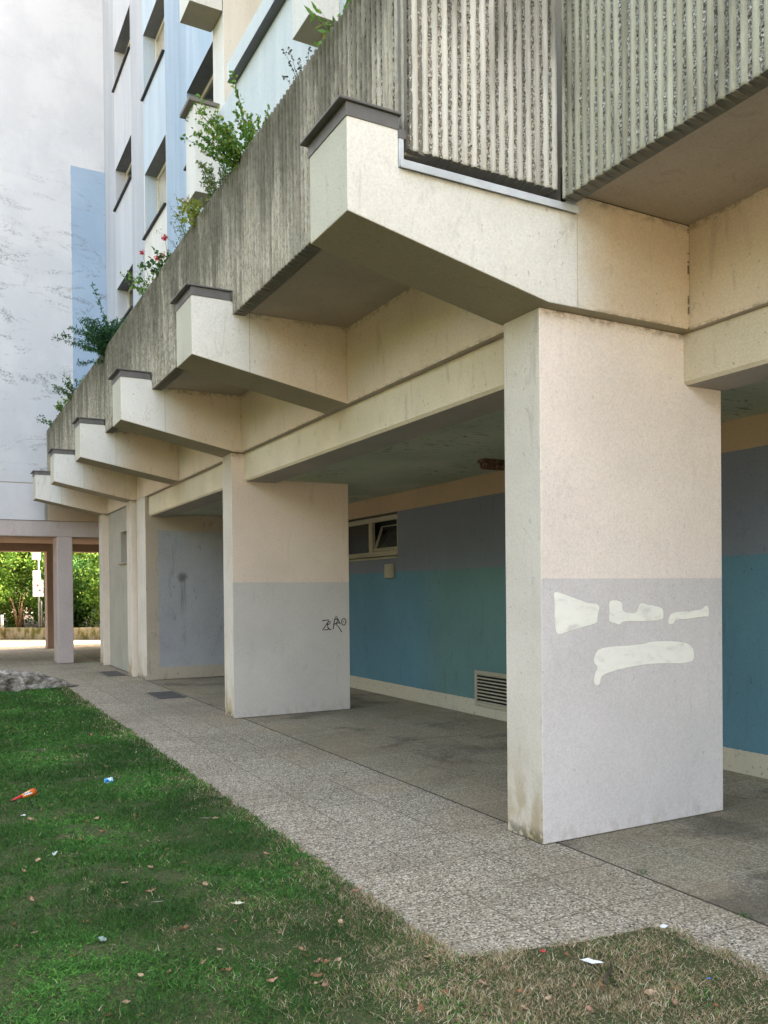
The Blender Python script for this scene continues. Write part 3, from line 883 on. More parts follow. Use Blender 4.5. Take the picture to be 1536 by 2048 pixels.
for k in range(6):
    fluted("fluted_panel", (XP, yj[k] + .006, 0), (0, 1, 0), (-1, 0, 0), yj[k + 1] - yj[k] - .010, ZP0, ZP1, PL, 100 + k, lead=.062,
           rough_rows=.018 if k < 2 else .03)
fluted("fluted_panel", (XP, 4.045, 0), (0, 1, 0), (-1, 0, 0), .222, ZP0, ZP1, PL, 120)
fluted("fluted_panel", (XP + .004, 4.030, 0), (1, 0, 0), (0, -1, 0), 1.053, ZP0 + .008, 5.6, PL, 121)
fluted("fluted_panel", (3.418, 4.018, 0), (0, -1, 0), (-1, 0, 0), 3.2, 3.978, 5.6, PL, 122, lead=.02)
fluted("fluted_panel", (3.418, .80, 0), (0, -1, 0), (-1, 0, 0), 3.0, 3.978, 5.6, PL, 123, lead=.02, rough_rows=.03)
MB().box(XP + .118, XP + .6, 4.7, YW - .004, 4.34, 5.17).build("planting_soil", M_SOIL, PL)
MB().box(2.56, 3.40, 4.16, 4.69, 4.52, 5.17).build("planting_soil", M_SOIL, PL)
MB().box(XP + .602, XP + .68, 4.70, YW - .004, 4.33, 5.26).build("inner_trough_wall", M_CONC, PL)

# graffiti tag (flat strokes on the second pier) and cover-up paint on the first
def ribbon(mb, pts, wd, Y, flipn=-1, off=.003):
    pts = [Vector((a, 0, b_)) for a, b_ in pts]
    L_, R_ = [], []
    for i, p in enumerate(pts):
        t = (pts[min(i + 1, len(pts) - 1)] - pts[max(i - 1, 0)]).normalized()
        nrm = Vector((-t.z, 0, t.x)) * wd / 2
        L_.append(p + nrm); R_.append(p - nrm)
    vs = [(v.x, Y - off, v.z) for v in L_] + [(v.x, Y - off, v.z) for v in R_]
    n = len(pts)
    mb.add(vs, [(i, i + 1, n + i + 1, n + i) for i in range(n - 1)])
YT = Y1 + 2 * S
def gp(px, py): return (4.583 + (512 + px / 3 - 645) * .0074, 1.115 - (683 + py / 3 - 1255) * .00677)
strokes = [[(397, 1676), (436, 1672), (428, 1690), (398, 1732), (425, 1730), (440, 1722)],
           [(426, 1700), (440, 1696), (446, 1684), (436, 1680), (428, 1692), (430, 1716), (440, 1730), (452, 1728)],
           [(462, 1728), (466, 1700), (470, 1672), (481, 1650), (492, 1672), (505, 1700)],
           [(462, 1700), (482, 1694), (500, 1690)], [(470, 1672), (482, 1668), (490, 1676), (478, 1698), (494, 1716), (514, 1748)],
           [(505, 1735), (514, 1748)],
           [(524, 1666), (514, 1676), (512, 1692), (520, 1706), (532, 1704), (539, 1690), (536, 1672), (526, 1665)], [(522, 1684), (527, 1688)],
           [(482, 1664), (485, 1669)]]
mb = MB()
for st_ in strokes: ribbon(mb, [gp(*a) for a in st_], .0125, YT)
mb.build("graffiti_tag", M_INK, piers[1])
def chaikin(p, n=2):
    for _ in range(n):
        q = []
        for i in range(len(p)):
            a, b_ = p[i], p[(i + 1) % len(p)]
            q += [(a[0] * .75 + b_[0] * .25, a[1] * .75 + b_[1] * .25), (a[0] * .25 + b_[0] * .75, a[1] * .25 + b_[1] * .75)]
        p = q
    return p
splats = [[(3.437, 1.578), (3.47, 1.588), (3.542, 1.566), (3.70, 1.520), (3.752, 1.508), (3.80, 1.508), (3.835, 1.48), (3.81, 1.43), (3.812, 1.372), (3.74, 1.36), (3.56, 1.325), (3.476, 1.302), (3.455, 1.33), (3.442, 1.42), (3.45, 1.50)],
          [(3.899, 1.515), (3.93, 1.527), (4.0, 1.522), (4.03, 1.50), (4.025, 1.448), (4.10, 1.44), (4.150, 1.437), (4.164, 1.492), (4.20, 1.508), (4.25, 1.49), (4.34, 1.482), (4.40, 1.462), (4.405, 1.40), (4.385, 1.375), (4.2, 1.372), (4.02, 1.380), (4.005, 1.350), (3.97, 1.362), (3.895, 1.376), (3.905, 1.44)],
          [(4.434, 1.352), (4.445, 1.40), (4.47, 1.434), (4.62, 1.440), (4.775, 1.450), (4.80, 1.476), (4.835, 1.476), (4.85, 1.43), (4.842, 1.385), (4.80, 1.392), (4.62, 1.376), (4.52, 1.378), (4.50, 1.352), (4.463, 1.340)],
          [(3.765, 1.15), (3.80, 1.21), (3.90, 1.222), (4.05, 1.222), (4.225, 1.228), (4.27, 1.243), (4.45, 1.240), (4.605, 1.226), (4.68, 1.19), (4.70, 1.13), (4.69, 1.085), (4.62, 1.072), (4.536, 1.072), (4.35, 1.083), (4.176, 1.080), (4.0, 1.062), (3.84, 1.034), (3.83, .985), (3.815, .965), (3.776, .966), (3.764, 1.0), (3.775, 1.05), (3.80, 1.09), (3.77, 1.11)]]
from mathutils.geometry import tessellate_polygon
for sp4 in splats:
    pl = chaikin(sp4, 2); n = len(pl)
    ar = sum(pl[i][0] * pl[(i + 1) % n][1] - pl[(i + 1) % n][0] * pl[i][1] for i in range(n))
    inn = []
    for i in range(n):
        a, b_ = pl[i - 1], pl[(i + 1) % n]
        t = Vector((b_[0] - a[0], b_[1] - a[1])).normalized()
        nn = Vector((-t.y, t.x)) * (1 if ar > 0 else -1)
        inn.append((pl[i][0] + nn.x * .010, pl[i][1] + nn.y * .010))
    V = [(a, Y1 - .003, b_) for a, b_ in pl] + [(a, Y1 - .003, b_) for a, b_ in inn]
    F = [(i, (i + 1) % n, n + (i + 1) % n, n + i) for i in range(n)]
    F += [tuple(n + k for k in t_) for t_ in tessellate_polygon([[Vector((a, b_, 0)) for a, b_ in inn]])]
    Cc = [(0, 0, 0, 1)] * n + [(1, 1, 1, 1)] * n
    mesh_obj("cover_up_paint", V, F, M_COVER, piers[0], cols=Cc)

# ------------------------------------------------------------------ wing with the underpass
WG = tag(empty("wing_building", (-8, 23, 0)),
         "tall weathered white wing with a pale blue painted strip, standing on pillars over the underpass", "building")
WZ = 3.262
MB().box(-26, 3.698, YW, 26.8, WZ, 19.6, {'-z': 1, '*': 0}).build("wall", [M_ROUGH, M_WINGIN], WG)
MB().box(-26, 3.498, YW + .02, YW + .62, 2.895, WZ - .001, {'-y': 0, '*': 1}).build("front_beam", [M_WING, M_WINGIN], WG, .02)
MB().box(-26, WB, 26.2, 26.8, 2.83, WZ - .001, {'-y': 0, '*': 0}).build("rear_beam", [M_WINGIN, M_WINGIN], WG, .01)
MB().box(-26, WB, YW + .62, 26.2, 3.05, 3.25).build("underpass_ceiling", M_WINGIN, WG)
for xx in (2.545, -3.4, -9.4):
    MB().box(xx, xx + .335, YW + .02, YW + .8, 0, 2.896, {'-x': 0, '*': 0}).build("pillar", [M_WING], WG, .015)
for xx in (2.97, -3.0):
    MB().box(xx, xx + .26, 26.2, 26.79, 0, 2.831).build("pillar", [M_WINGIN], WG, .01)

# ------------------------------------------------------------------ things on the building
lp = empty("ceiling_lamp", (5.66, 7.68, 2.94))
tag(lp, "rusty strip light fitting on the mouldy passage ceiling behind the near pier", "lamp")
MB().box(5.36, 6.0, 7.61, 7.75, 3.005, 3.039).build("mounting_plate", M_RUST, lp, .004)
lm = MB().box(5.38, 5.98, 7.625, 7.735, 2.935, 3.004); lm.build("housing", M_RUST, lp, .015)
jb = empty("junction_box", (WB - .03, 11.1, 1.79))
tag(jb, "small beige electrical box on the blue passage wall below the window", "electrical box")
MB().box(WB - .07, WB - .001, 11.0, 11.2, 1.785, 1.995).build("casing", M_BOX, jb, .012)
jl = MB(); jl.box(WB - .078, WB - .071, 11.015, 11.185, 1.80, 1.93); jl.box(WB - .080, WB - .0715, 11.03, 11.17, 1.945, 1.985)
jl.build("lid", M_FRAMED, jb, .003)

# drain grates in the paving
def grate(cx, cy, sx_, sy, label):
    o = empty("drain_grate", (cx, cy, 0)); tag(o, label, "grate", "metal drain grates in the paving")
    mb = MB(); t = .02; x0, x1, y0, y1 = cx - sx_ / 2, cx + sx_ / 2, cy - sy / 2, cy + sy / 2
    mb.box(x0, x1, y0, y0 + t, 0, .012); mb.box(x0, x1, y1 - t, y1, 0, .012)
    mb.box(x0, x0 + t, y0 + t, y1 - t, 0, .012); mb.box(x1 - t, x1, y0 + t, y1 - t, 0, .012)
    mb.build("frame", M_CAP, o, .002)
    bb = MB(); n = int(sy / .045)
    for k in range(1, n): bb.box(x0 + t, x1 - t, y0 + k * sy / n - .006, y0 + k * sy / n + .006, .002, .010)
    bb.build("bars", M_CAP, o)
    boxo("pit", (x0 + t, x1 - t, y0 + t, y1 - t, -.002, .001), M_DARK, o, 0)
grate(3.20, 13.15, .42, .85, "dark metal drain grate in the paving in front of the second pier")
grate(3.15, 17.25, .36, 1.0, "dark metal drain grate at the foot of the grey wall between the far piers")

# ------------------------------------------------------------------ grass
def patch(x, y):
    return noise.noise((x * .9, y * .55, 5.)) * .6 + noise.noise((x * 2.7, y * 1.9, 9.)) * .4
def dryness(x, y):
    e = max(0., 1 - (edge_x(y) - x) / .38)
    near = max(0, min(1, (4.9 - y) / 1.8)) * max(0, min(1, (x - .75) / .9))
    near2 = max(0, min(1, (3.35 - y) / .5)) * max(0, min(1, (x - 1.45) / .4))
    d = .02 + .50 * e ** 1.6 + .55 * near + .45 * near2 + patch(x, y) * .50 + noise.noise((x * 6, y * 6, 21.)) * .36 - .34 * max(0, min(1, (1.3 - x) / .9))
    return max(.02, min(.95, d))
def grass_patch(x0, x1, y0, y1, dens, h, wd, lean):
    n = int((x1 - x0) * (y1 - y0) * dens)
    X = RNG.uniform(x0, x1, n); Y = RNG.uniform(y0, y1, n)
    keep = []; D = []
    for a, b_ in zip(X, Y):
        ew = edge_w(b_) + .02
        if a > ew: keep.append(False); continue
        bare = noise.noise((a * 4, b_ * 4, 2.)) > .45 and random.random() < .6
        ok = not bare
        if b_ > 15.15: ok = False
        keep.append(ok)
        if ok: D.append(dryness(a, b_))
    keep = np.array(keep); X, Y = X[keep], Y[keep]; D = np.array(D); n = len(X)
    clump = np.array([noise.noise((a * 7, b_ * 7, 4.)) for a, b_ in zip(X, Y)])
    dry = RNG.uniform(0, 1, n) < D * .85
    H = h * RNG.uniform(.4, 1.25, n) * (1 + .6 * clump) * np.where(dry, .85, 1.)
    A = RNG.uniform(0, 2 * PI, n); Lx = lean * RNG.uniform(.2, 1.6, n) * np.where(dry, 1.35, 1.)
    A2 = RNG.uniform(0, 2 * PI, n)
    Wd = wd * RNG.uniform(.6, 1.4, n)
    dx, dy = np.cos(A), np.sin(A)
    px, py = np.cos(A2) * Wd / 2, np.sin(A2) * Wd / 2
    z0 = np.full(n, .004)
    curl = RNG.uniform(-.5, .5, n)
    mx, my = X + dx * H * Lx * .35, Y + dy * H * Lx * .35
    tx, ty = X + (dx - dy * curl) * H * Lx, Y + (dy + dx * curl) * H * Lx
    V = np.stack([np.stack([X - px, Y - py, z0], -1), np.stack([X + px, Y + py, z0], -1),
                  np.stack([mx + px * .8, my + py * .8, z0 + H * .6], -1), np.stack([mx - px * .8, my - py * .8, z0 + H * .6], -1),
                  np.stack([tx, ty, z0 + H], -1)], 1)
    g1 = np.array([.036, .108, .020]); g2 = np.array([.092, .225, .042]); g3 = np.array([.020, .066, .016])
    s1 = np.array([.55, .42, .25]); s2 = np.array([.32, .21, .115]); s3 = np.array([.80, .70, .48])
    t = RNG.uniform(0, 1, (n, 1)); u = RNG.uniform(0, 1, n)
    green = g1 * (1 - t) + g2 * t
    green = np.where((u < .3)[:, None], g3 * (1 - t) + g1 * t, green)
    bl = np.array([noise.noise((a * 1.6, b_ * 1.2, 14.)) for a, b_ in zip(X, Y)])[:, None]
    green = green * (1 + .5 * bl)
    straw = s1 * (1 - t) + s2 * t
    straw = np.where((u < .20)[:, None], s3, straw)
    Cc = np.where(dry[:, None], straw, green)
    br = (~dry) & (RNG.uniform(0, 1, n) < np.clip(.25 + 1.2 * bl[:, 0], .05, .7))
    V = V.copy()
    cen = (V[:, 0] + V[:, 1]) / 2
    for q, k in ((0, 1.2), (1, 1.2), (2, 3.0), (3, 3.0)):
        off = V[:, q] - cen; off[:, 2] *= 1
        V[br, q, :2] = cen[br, :2] + off[br, :2] * (1 if q < 2 else 1.0) + (V[br, q, :2] - (V[br, 2, :2] + V[br, 3, :2]) / 2) * (k - 1)
    V[br, 2:, 2] = .004 + (V[br, 2:, 2] - .004) * .55
    Cc = np.where(br[:, None], Cc * np.array([1.25, 1.3, 1.1]), Cc)
    Cc = np.repeat(np.concatenate([Cc, np.ones((n, 1))], 1)[:, None, :], 5, 1)
    return V.reshape(-1, 3), Cc.reshape(-1, 4), n
def leaf_mesh(name, V, cols, n, mat, **kw):
    """5-vert blades: quad as 2 tris + tip"""
    base = np.arange(n)[:, None] * 5
    F = np.concatenate([base + np.array([[0, 1, 2]]), base + np.array([[0, 2, 3]]), base + np.array([[3, 2, 4]])])
    return mesh_obj(name, V, F, mat, cols=cols, **kw)
Vs, Cs, N = [], [], 0
for a in [(-.1, 3.05, 1.7, 4.2, 23000, .030, .0027, .9), (-.1, 2.02, 4.2, 6.5, 18000, .030, .0034, .9),
          (.2, 2.02, 6.5, 9.5, 9500, .034, .0055, .8), (.3, 2.02, 9.5, 15.2, 5200, .038, .009, .7),
          (-3.5, -.1, 1.0, 8, 2600, .038, .008, .8), (-3.5, .3, 8, 15.2, 1500, .042, .013, .8), (0.2, 3.05, .2, 1.7, 3500, .034, .006, .9)]:
    v_, c_, n_ = grass_patch(*a); Vs.append(v_); Cs.append(c_); N += n_
tag(leaf_mesh("grass", np.concatenate(Vs), np.concatenate(Cs), N, M_GRASS),
    "short patchy lawn grass, green with straw coloured dry blades", "grass", kind="stuff")

# ------------------------------------------------------------------ dead leaves and litter
def dead_leaf_mesh(k):
    rng = random.Random(200 + k)
    n = 9; pts = []
    L, Wd = .044, rng.uniform(.012, .020)
    for i in range(n):
        t = i / (n - 1); x = (t - .5) * L
        wv = Wd * math.sin(PI * min(.97, max(.04, t)) ** .85) * rng.uniform(.6, 1.2)
        z = .014 * (2 * t - 1) ** 2 * rng.uniform(.4, 1.3)
        pts.append([(x, -wv, z + abs(wv) * rng.uniform(.3, .9)), (x, 0, z * .6 + .002), (x, wv * rng.uniform(.5, 1.1), z + abs(wv) * rng.uniform(.2, 1.0))])
    V = [p for r_ in pts for p in r_]
    F = [(i * 3 + j, i * 3 + j + 1, i * 3 + j + 4, i * 3 + j + 3) for i in range(n - 1) for j in range(2)]
    return V, F
def leafmat(name, col):
    g = G(name)
    cc = g.mix(g.step(g.noise(70, 4), .35, .65), tuple(a * .62 for a in col), col)
    return g.done(cc, .75)
DL = [leafmat("dry_leaf_pinkish", (.42, .23, .15)), leafmat("dry_leaf_brown", (.27, .135, .065)), leafmat("dry_leaf_tan", (.46, .32, .20))]
protos = []
for k in range(6):
    V, F = dead_leaf_mesh(k)
    o = mesh_obj("dead_leaf", V, F, DL[k % 3], loc=Vector((0, 0, 0)))
    tag(o, "small curled dry brown leaf lying among others on the lawn", "leaf", "dry leaves scattered on the lawn")
    protos.append(o)
LP = [(0.872, 11.61), (0.805, 10.927), (1.284, 10.505), (1.187, 10.262), (1.211, 9.706), (1.172, 9.065), (0.9, 8.742), (1.159, 7.994), (1.376, 7.902), (1.543, 9.757), (1.7, 10.046), (1.776, 10.929), (1.362, 6.615), (0.604, 7.08), (0.593, 6.316), (0.747, 6.307), (0.925, 6.072), (0.998, 6.116), (0.988, 5.795), (0.815, 5.64), (1.28, 5.76), (1.26, 5.623), (0.844, 5.389), (0.536, 5.349), (0.442, 5.176), (1.26, 5.176), (1.293, 5.046), (1.386, 5.383), (1.271, 4.848), (1.082, 4.871), (1.746, 5.011), (1.564, 5.134), (1.966, 4.751), (1.752, 4.781), (2.0, 4.453), (1.278, 4.443), (1.003, 4.493), (1.4, 4.143), (1.248, 4.039), (1.258, 3.873), (1.503, 3.882), (1.447, 3.731), (1.405, 3.656), (1.716, 3.771), (1.693, 3.608), (0.437, 4.655), (0.326, 4.369), (0.404, 4.209), (0.315, 4.097), (0.526, 3.866), (0.506, 4.233), (1.0, 3.52), (1.062, 3.394), (0.736, 3.519), (1.416, 3.425), (1.41, 3.365), (1.577, 3.423), (1.433, 3.296), (1.453, 3.263), (1.508, 3.254), (1.194, 3.202), (1.374, 3.166), (1.335, 3.093), (1.36, 3.055), (1.018, 3.899), (0.909, 4.699), (0.852, 3.512), (0.814, 4.439), (1.099, 3.599), (1.96, 3.967), (1.852, 5.214), (1.721, 5.716), (1.83, 4.5), (0.635, 4.228), (0.512, 5.714), (0.667, 3.199), (0.561, 3.259), (0.639, 3.312), (1.248, 6.066), (1.933, 5.592), (1.597, 8.61), (0.41, 4.75),
      (1.935, 3.101), (1.86, 3.082), (1.974, 3.003), (1.948, 2.791), (1.922, 2.762), (2.09, 2.857), (1.999, 2.643), (2.071, 2.55), (2.178, 2.642), (2.392, 2.809), (2.485, 2.901), (2.466, 2.283), (2.55, 2.36), (2.443, 2.393), (2.625, 2.648), (2.499, 2.607), (2.567, 2.427), (2.582, 2.409), (1.75, 2.788), (1.832, 2.684), (2.15, 2.407), (2.582, 2.185), (1.92, 3.631), (1.93, 3.953), (1.608, 2.723), (1.95, 2.541), (2.219, 2.57), (2.314, 2.517)]
for i, (x, y) in enumerate(LP):
    o = protos[i % 6]
    if i >= 6: o = o.copy(); COL.objects.link(o)
    o.location = (x, y, .014 + random.random() * .012)
    o.rotation_euler = (random.uniform(-.3, .3), random.uniform(-.3, .3), random.uniform(0, 6.28))
    k = random.choice((.6, .7, .8, .9, 1.0, 1.2)) * random.uniform(.9, 1.15); o.scale = (k, k, k)

def quadsheet(name, pts, mat, label, cat, curl=.006, z=.03, nx=6, ny=5, thick=.0012, **kw):
    """crumpled thin sheet spanned by four ground points"""
    a, b_, c_, d_ = [Vector((p[0], p[1], 0)) for p in pts]
    V, F = [], []
    for j in range(ny + 1):
        for i in range(nx + 1):
            u, v = i / nx, j / ny
            p = a.lerp(b_, u).lerp(d_.lerp(c_, u), v)
            V.append((p.x, p.y, z + curl * noise.noise((p.x * 60, p.y * 60, z * 10)) + (pts[4] if len(pts) > 4 else 0) * v))
    F = [(j * (nx + 1) + i, j * (nx + 1) + i + 1, (j + 1) * (nx + 1) + i + 1, (j + 1) * (nx + 1) + i) for j in range(ny) for i in range(nx)]
    o = mesh_obj(name, V, F, mat, **kw)
    sd = o.modifiers.new("Solidify", 'SOLIDIFY'); sd.thickness = thick
    return tag(o, label, cat)
# cone wrapper
cw = empty("ice_cream_wrapper", (.60, 7.05, .02))
tag(cw, "red and orange cone shaped ice cream wrapper lying on the grass", "wrapper")
M_RED = flat("wrapper_red", (.62, .05, .06), .35); M_ORG = flat("wrapper_orange", (.85, .24, .02), .35); M_WHT = flat("wrapper_white", (.8, .8, .8), .4); M_BLK = flat("wrapper_print", (.03, .03, .08), .4)
def conepiece(name, t0, t1, m, off=0.):
    a, b_ = Vector((.515, 6.985, .028)), Vector((.690, 7.115, .046))
    mb = MB(); mb.tube([a.lerp(b_, t0), a.lerp(b_, (t0 + t1) / 2), a.lerp(b_, t1)], [.003 + .028 * t0 + off, .003 + .028 * (t0 + t1) / 2 + off, .003 + .028 * t1 + off], 12)
    return mb.build(name, m, cw)
conepiece("cone_tip", 0, .45, M_RED); conepiece("cone_body", .4505, .95, M_ORG); conepiece("cone_rim", .9505, 1.0, M_RED, .0006)
dirv = (Vector((.690, 7.115, .046)) - Vector((.515, 6.985, .028))).normalized()
side = Vector((dirv.y, -dirv.x, 0))
upn = side.cross(dirv); upn = upn if upn.z > 0 else -upn
fr = (side * .75 + upn * .66).normalized()
vt2 = fr.cross(dirv).normalized()
mb = MB(); c0 = Vector((.515, 6.985, .028)).lerp(Vector((.690, 7.115, .046)), .66) + fr * .0235
mb.add([c0 + dirv * a + vt2 * b_ for a, b_ in ((-.045, -.010), (.035, -.016), (.042, .012), (-.03, .010))], [(0, 1, 2, 3)])
mb.build("printed_patch", M_WHT, cw)
mb = MB()
for k in range(5):
    q = c0 + fr * .0012 + dirv * (-.032 + .015 * k)
    mb.add([q + dirv * a + vt2 * b_ for a, b_ in ((-.004, -.007), (.0, -.008), (.003, .006), (-.002, .007))], [(0, 1, 2, 3)])
    mb.add([q + dirv * a + vt2 * b_ for a, b_ in ((-.004, -.001), (.006, -.002), (.006, .002), (-.004, .002))], [(0, 1, 2, 3)])
mb.build("print_marks", M_BLK, cw)
# crumpled blue can
def can_mat():
    g = G("blue_white_foil")
    g.b.inputs['Metallic'].default_value = .3
    return g.done(g.ramp(g.noise(38, 3), (.42, (.02, .22, .60)), (.5, (.10, .50, .80)), (.56, (.80, .85, .9))), .35)
V, F = [], []
for j in range(9):
    for i in range(16):
        a = 2 * PI * i / 16; r_ = .026 * (1 + .35 * noise.noise((math.cos(a) * 2, math.sin(a) * 2, j * .7)))
        V.append((1.250 + j * .0085, 7.262 + j * .002 + r_ * math.cos(a), .032 + r_ * math.sin(a)))
F = [(j * 16 + i, j * 16 + (i + 1) % 16, (j + 1) * 16 + (i + 1) % 16, (j + 1) * 16 + i) for j in range(8) for i in range(16)]
F += [tuple(range(16)), tuple(range(8 * 16 + 15, 8 * 16 - 1, -1))]
tag(mesh_obj("crushed_can", V, F, can_mat()), "crumpled blue and white drink can lying in the grass", "can")
quadsheet("paper_scrap", [(2.388, 2.728), (2.43, 2.722), (2.458, 2.660), (2.410, 2.678)], M_WHT, "flat white slip of paper on the dry grass at the bottom right", "paper", .003, .034)
quadsheet("paper_scrap", [(2.965, 2.835), (2.995, 2.845), (3.005, 2.82), (2.975, 2.81)], M_WHT, "tiny white paper scrap at the corner of the lawn by the paving", "paper", .006, .024)
quadsheet("paper_scrap", [(.535, 6.47), (.555, 6.49), (.575, 6.475), (.555, 6.455)], M_WHT, "tiny white scrap in the green grass near the ice cream wrapper", "paper", .012, .03)
M_PALE = flat("pale_leaf", (.50, .48, .34), .6)
V, F = dead_leaf_mesh(31)
o = mesh_obj("pale_leaf", [(a * 1.6, b_ * .9, z * .6) for a, b_, z in V], F, M_PALE, loc=Vector((0, 0, 0)))
o.location = (1.335, 4.06, .034); o.rotation_euler = (0, 0, -.35); tag(o, "pale yellow green pointed leaf on the dry patch of lawn", "leaf")
V, F = dead_leaf_mesh(33)
o = mesh_obj("willow_leaf", [(a * 1.9, b_ * .55, z * .5) for a, b_, z in V], F, flat("grey_leaf", (.36, .32, .27), .6), loc=Vector((0, 0, 0)))
o.location = (1.655, 5.73, .03); o.rotation_euler = (0, 0, -.25); tag(o, "long narrow greyish leaf near the paving edge", "leaf")
o = o.copy(); COL.objects.link(o); o.location = (.99, 4.30, .03); o.rotation_euler = (0, 0, -.2); o.scale = (.8, .5, .8); o["label"] = "thin straight straw coloured stalk lying in the green lawn"
quadsheet("plastic_scrap", [(.62, 5.41), (.645, 5.44), (.655, 5.425), (.635, 5.40)], flat("pale_plastic", (.45, .52, .50), .3), "pale crumpled plastic scrap in the left part of the lawn", "litter", .02, .03)
quadsheet("plastic_scrap", [(.645, 3.985), (.675, 3.99), (.68, 3.95), (.655, 3.945)], flat("clear_plastic", (.20, .27, .24), .2), "greenish clear plastic scrap low in the green lawn", "litter", .02, .03)
quadsheet("bottle_cap_scrap", [(2.30, 2.885), (2.318, 2.89), (2.328, 2.87), (2.31, 2.862)], M_RED, "tiny red plastic bit at the ragged lawn edge", "litter", .008, .03)
quadsheet("blue_scrap", [(2.71, 2.346), (2.722, 2.35), (2.728, 2.338), (2.715, 2.333)], flat("blue_plastic", (.05, .2, .6), .4), "tiny blue plastic bit on the dry grass at the bottom right", "litter", .004, .035)
mb = MB(); mb.tube([(2.33, 2.50, .035), (2.37, 2.55, .042), (2.42, 2.58, .036), (2.50, 2.66, .034)], [.003, .007, .006, .002], 6)
tag(mb.build("bark_strip", M_BARK), "brown strip of bark beside the white paper slip", "bark")

# rock
bm = bmesh.new(); bmesh.ops.create_icosphere(bm, subdivisions=5, radius=1)
for v in bm.verts:
    p = v.co.copy()
    d = 1 + .30 * noise.noise(p * 1.4 + Vector((3, 1, 2))) + .14 * noise.noise(p * 3.5) + .06 * noise.noise(p * 9) + .03 * noise.noise(p * 22)
    q = p * d
    top = .36 if p.z > 0 else .2
    prof = max(.35, 1.0 - abs(q.x - .25) * .55)
    v.co = Vector((q.x * 1.05, q.y * .48, q.z * top * prof))
V = [tuple(Vector((v.co.x * 1.05, v.co.y, v.co.z * 1.1)) + Vector((.80, 15.35, .02))) for v in bm.verts]; F = [tuple(v.index for v in f.verts) for f in bm.faces]; bm.free()
tag(mesh_obj("boulder", V, F, M_ROCK, smooth=[False] * len(F)), "low rough grey white boulder at the far end of the lawn", "rock")

# ------------------------------------------------------------------ plants
def leaves_np(P_, size, cols, elong=1.8, droop=0.2):
    """P_: (n,3) leaf centres; random diamond leaves, 5 verts each"""
    n = len(P_)
    d = RNG.normal(0, 1, (n, 3)); d[:, 2] -= droop; d /= np.linalg.norm(d, axis=1, keepdims=True)
    e = RNG.normal(0, 1, (n, 3)); e -= (e * d).sum(1, keepdims=True) * d; e /= np.linalg.norm(e, axis=1, keepdims=True)
    L = size * RNG.uniform(.6, 1.3, (n, 1)); Wd = L / elong
    base = P_
    a = base + d * L * .35 - e * Wd * .5; b_ = base + d * L * .35 + e * Wd * .5
    c_ = base + d * L * .75 + e * Wd * .38; dd = base + d * L * .75 - e * Wd * .38
    tip = base + d * L * 1.05
    a = base + d * L * .12 - e * Wd * .30; b_ = base + d * L * .12 + e * Wd * .30
    c_ = base + d * L * .58 + e * Wd * .5; dd = base + d * L * .58 - e * Wd * .5
    V = np.stack([a, b_, c_, dd, tip], 1)
    t = RNG.uniform(0, 1, (n, 1)); u = RNG.uniform(0, 1, n)
    cols = [np.array(c0) for c0 in cols]
    Cc = cols[0] * (1 - t) + cols[1] * t
    if len(cols) > 2: Cc = np.where((u < .12)[:, None], cols[2], Cc)
    Cc = np.concatenate([Cc, np.ones((n, 1))], 1)
    return V.reshape(-1, 3), np.repeat(Cc[:, None, :], 5, 1).reshape(-1, 4), n

def plant(name, base, label, cat, stems, height, spread, leafsize, perstem, cols, elong=1.8, stemr=.003, seed=1, bend=.5, start=.15, flower=None, dirs=None):
    rng = random.Random(seed)
    root = empty(name, base); tag(root, label, cat)
    mb = MB(); pts_all = []; tips = []
    for k in range(stems):
        if dirs and k < len(dirs): dx, dy, hh = dirs[k]
        else:
            a = rng.uniform(0, 2 * PI); rr = spread * math.sqrt(rng.random()); dx, dy = rr * math.cos(a), rr * math.sin(a)
            hh = height * rng.uniform(.55, 1.05) * (1 - .35 * rr / max(spread, .01))
        pts = []
        ph = rng.uniform(0, 6)
        b0 = Vector(base) + Vector((dx * .15 + rng.uniform(-.02, .02), dy * .15 + rng.uniform(-.02, .02), -.03))
        for i in range(7):
            t = i / 6
            p = b0 + Vector((dx * t ** (1 + bend), dy * t ** (1 + bend), hh * t)) + Vector((math.sin(ph + t * 7), math.cos(ph + t * 6), 0)) * .012 * t
            pts.append(p)
        mb.tube(pts, [stemr * (1 - .7 * i / 6) for i in range(7)], 4)
        tips.append(pts[-1])
        for _ in range(perstem):
            t = start + (1 - start) * rng.random() ** .8
            f = t * 6; i = min(5, int(f)); p = pts[i].lerp(pts[i + 1], f - i)
            pts_all.append(p + Vector([rng.gauss(0, leafsize * .25) for _ in range(3)]))
    mb.build("stem", M_STEM, root)
    V, Cc, n = leaves_np(np.array([tuple(p) for p in pts_all]), leafsize, cols, elong)
    base_i = np.arange(n)[:, None] * 5
    F = np.concatenate([base_i + np.array([[0, 1, 2]]), base_i + np.array([[0, 2, 3]]), base_i + np.array([[3, 2, 4]])])
    mesh_obj("leaves", V, F, M_LEAFC, root, cols=Cc)
    if flower:
        for q in flower:
            fp = Vector(base) + Vector(q)
            m2 = MB(); m2.tube([Vector(base), Vector(base).lerp(fp, .5) + Vector((0, .02, .03)), fp], .002, 4)
            m2.build("flower_stalk", M_STEM, root)
            P_ = np.array([[fp.x + rng.gauss(0, .016), fp.y + rng.gauss(0, .016), fp.z + rng.gauss(0, .014)] for _ in range(34)])
            V, Cc, n = leaves_np(P_, .026, [(.55, .02, .05), (.75, .08, .12)], 1.3)
            bi = np.arange(n)[:, None] * 5
            mesh_obj("blossom", V, np.concatenate([bi + np.array([[0, 1, 2]]), bi + np.array([[0, 2, 3]]), bi + np.array([[3, 2, 4]])]), M_LEAFC, root, cols=Cc)
    return root
DG = [(.022, .075, .030), (.055, .145, .050)]
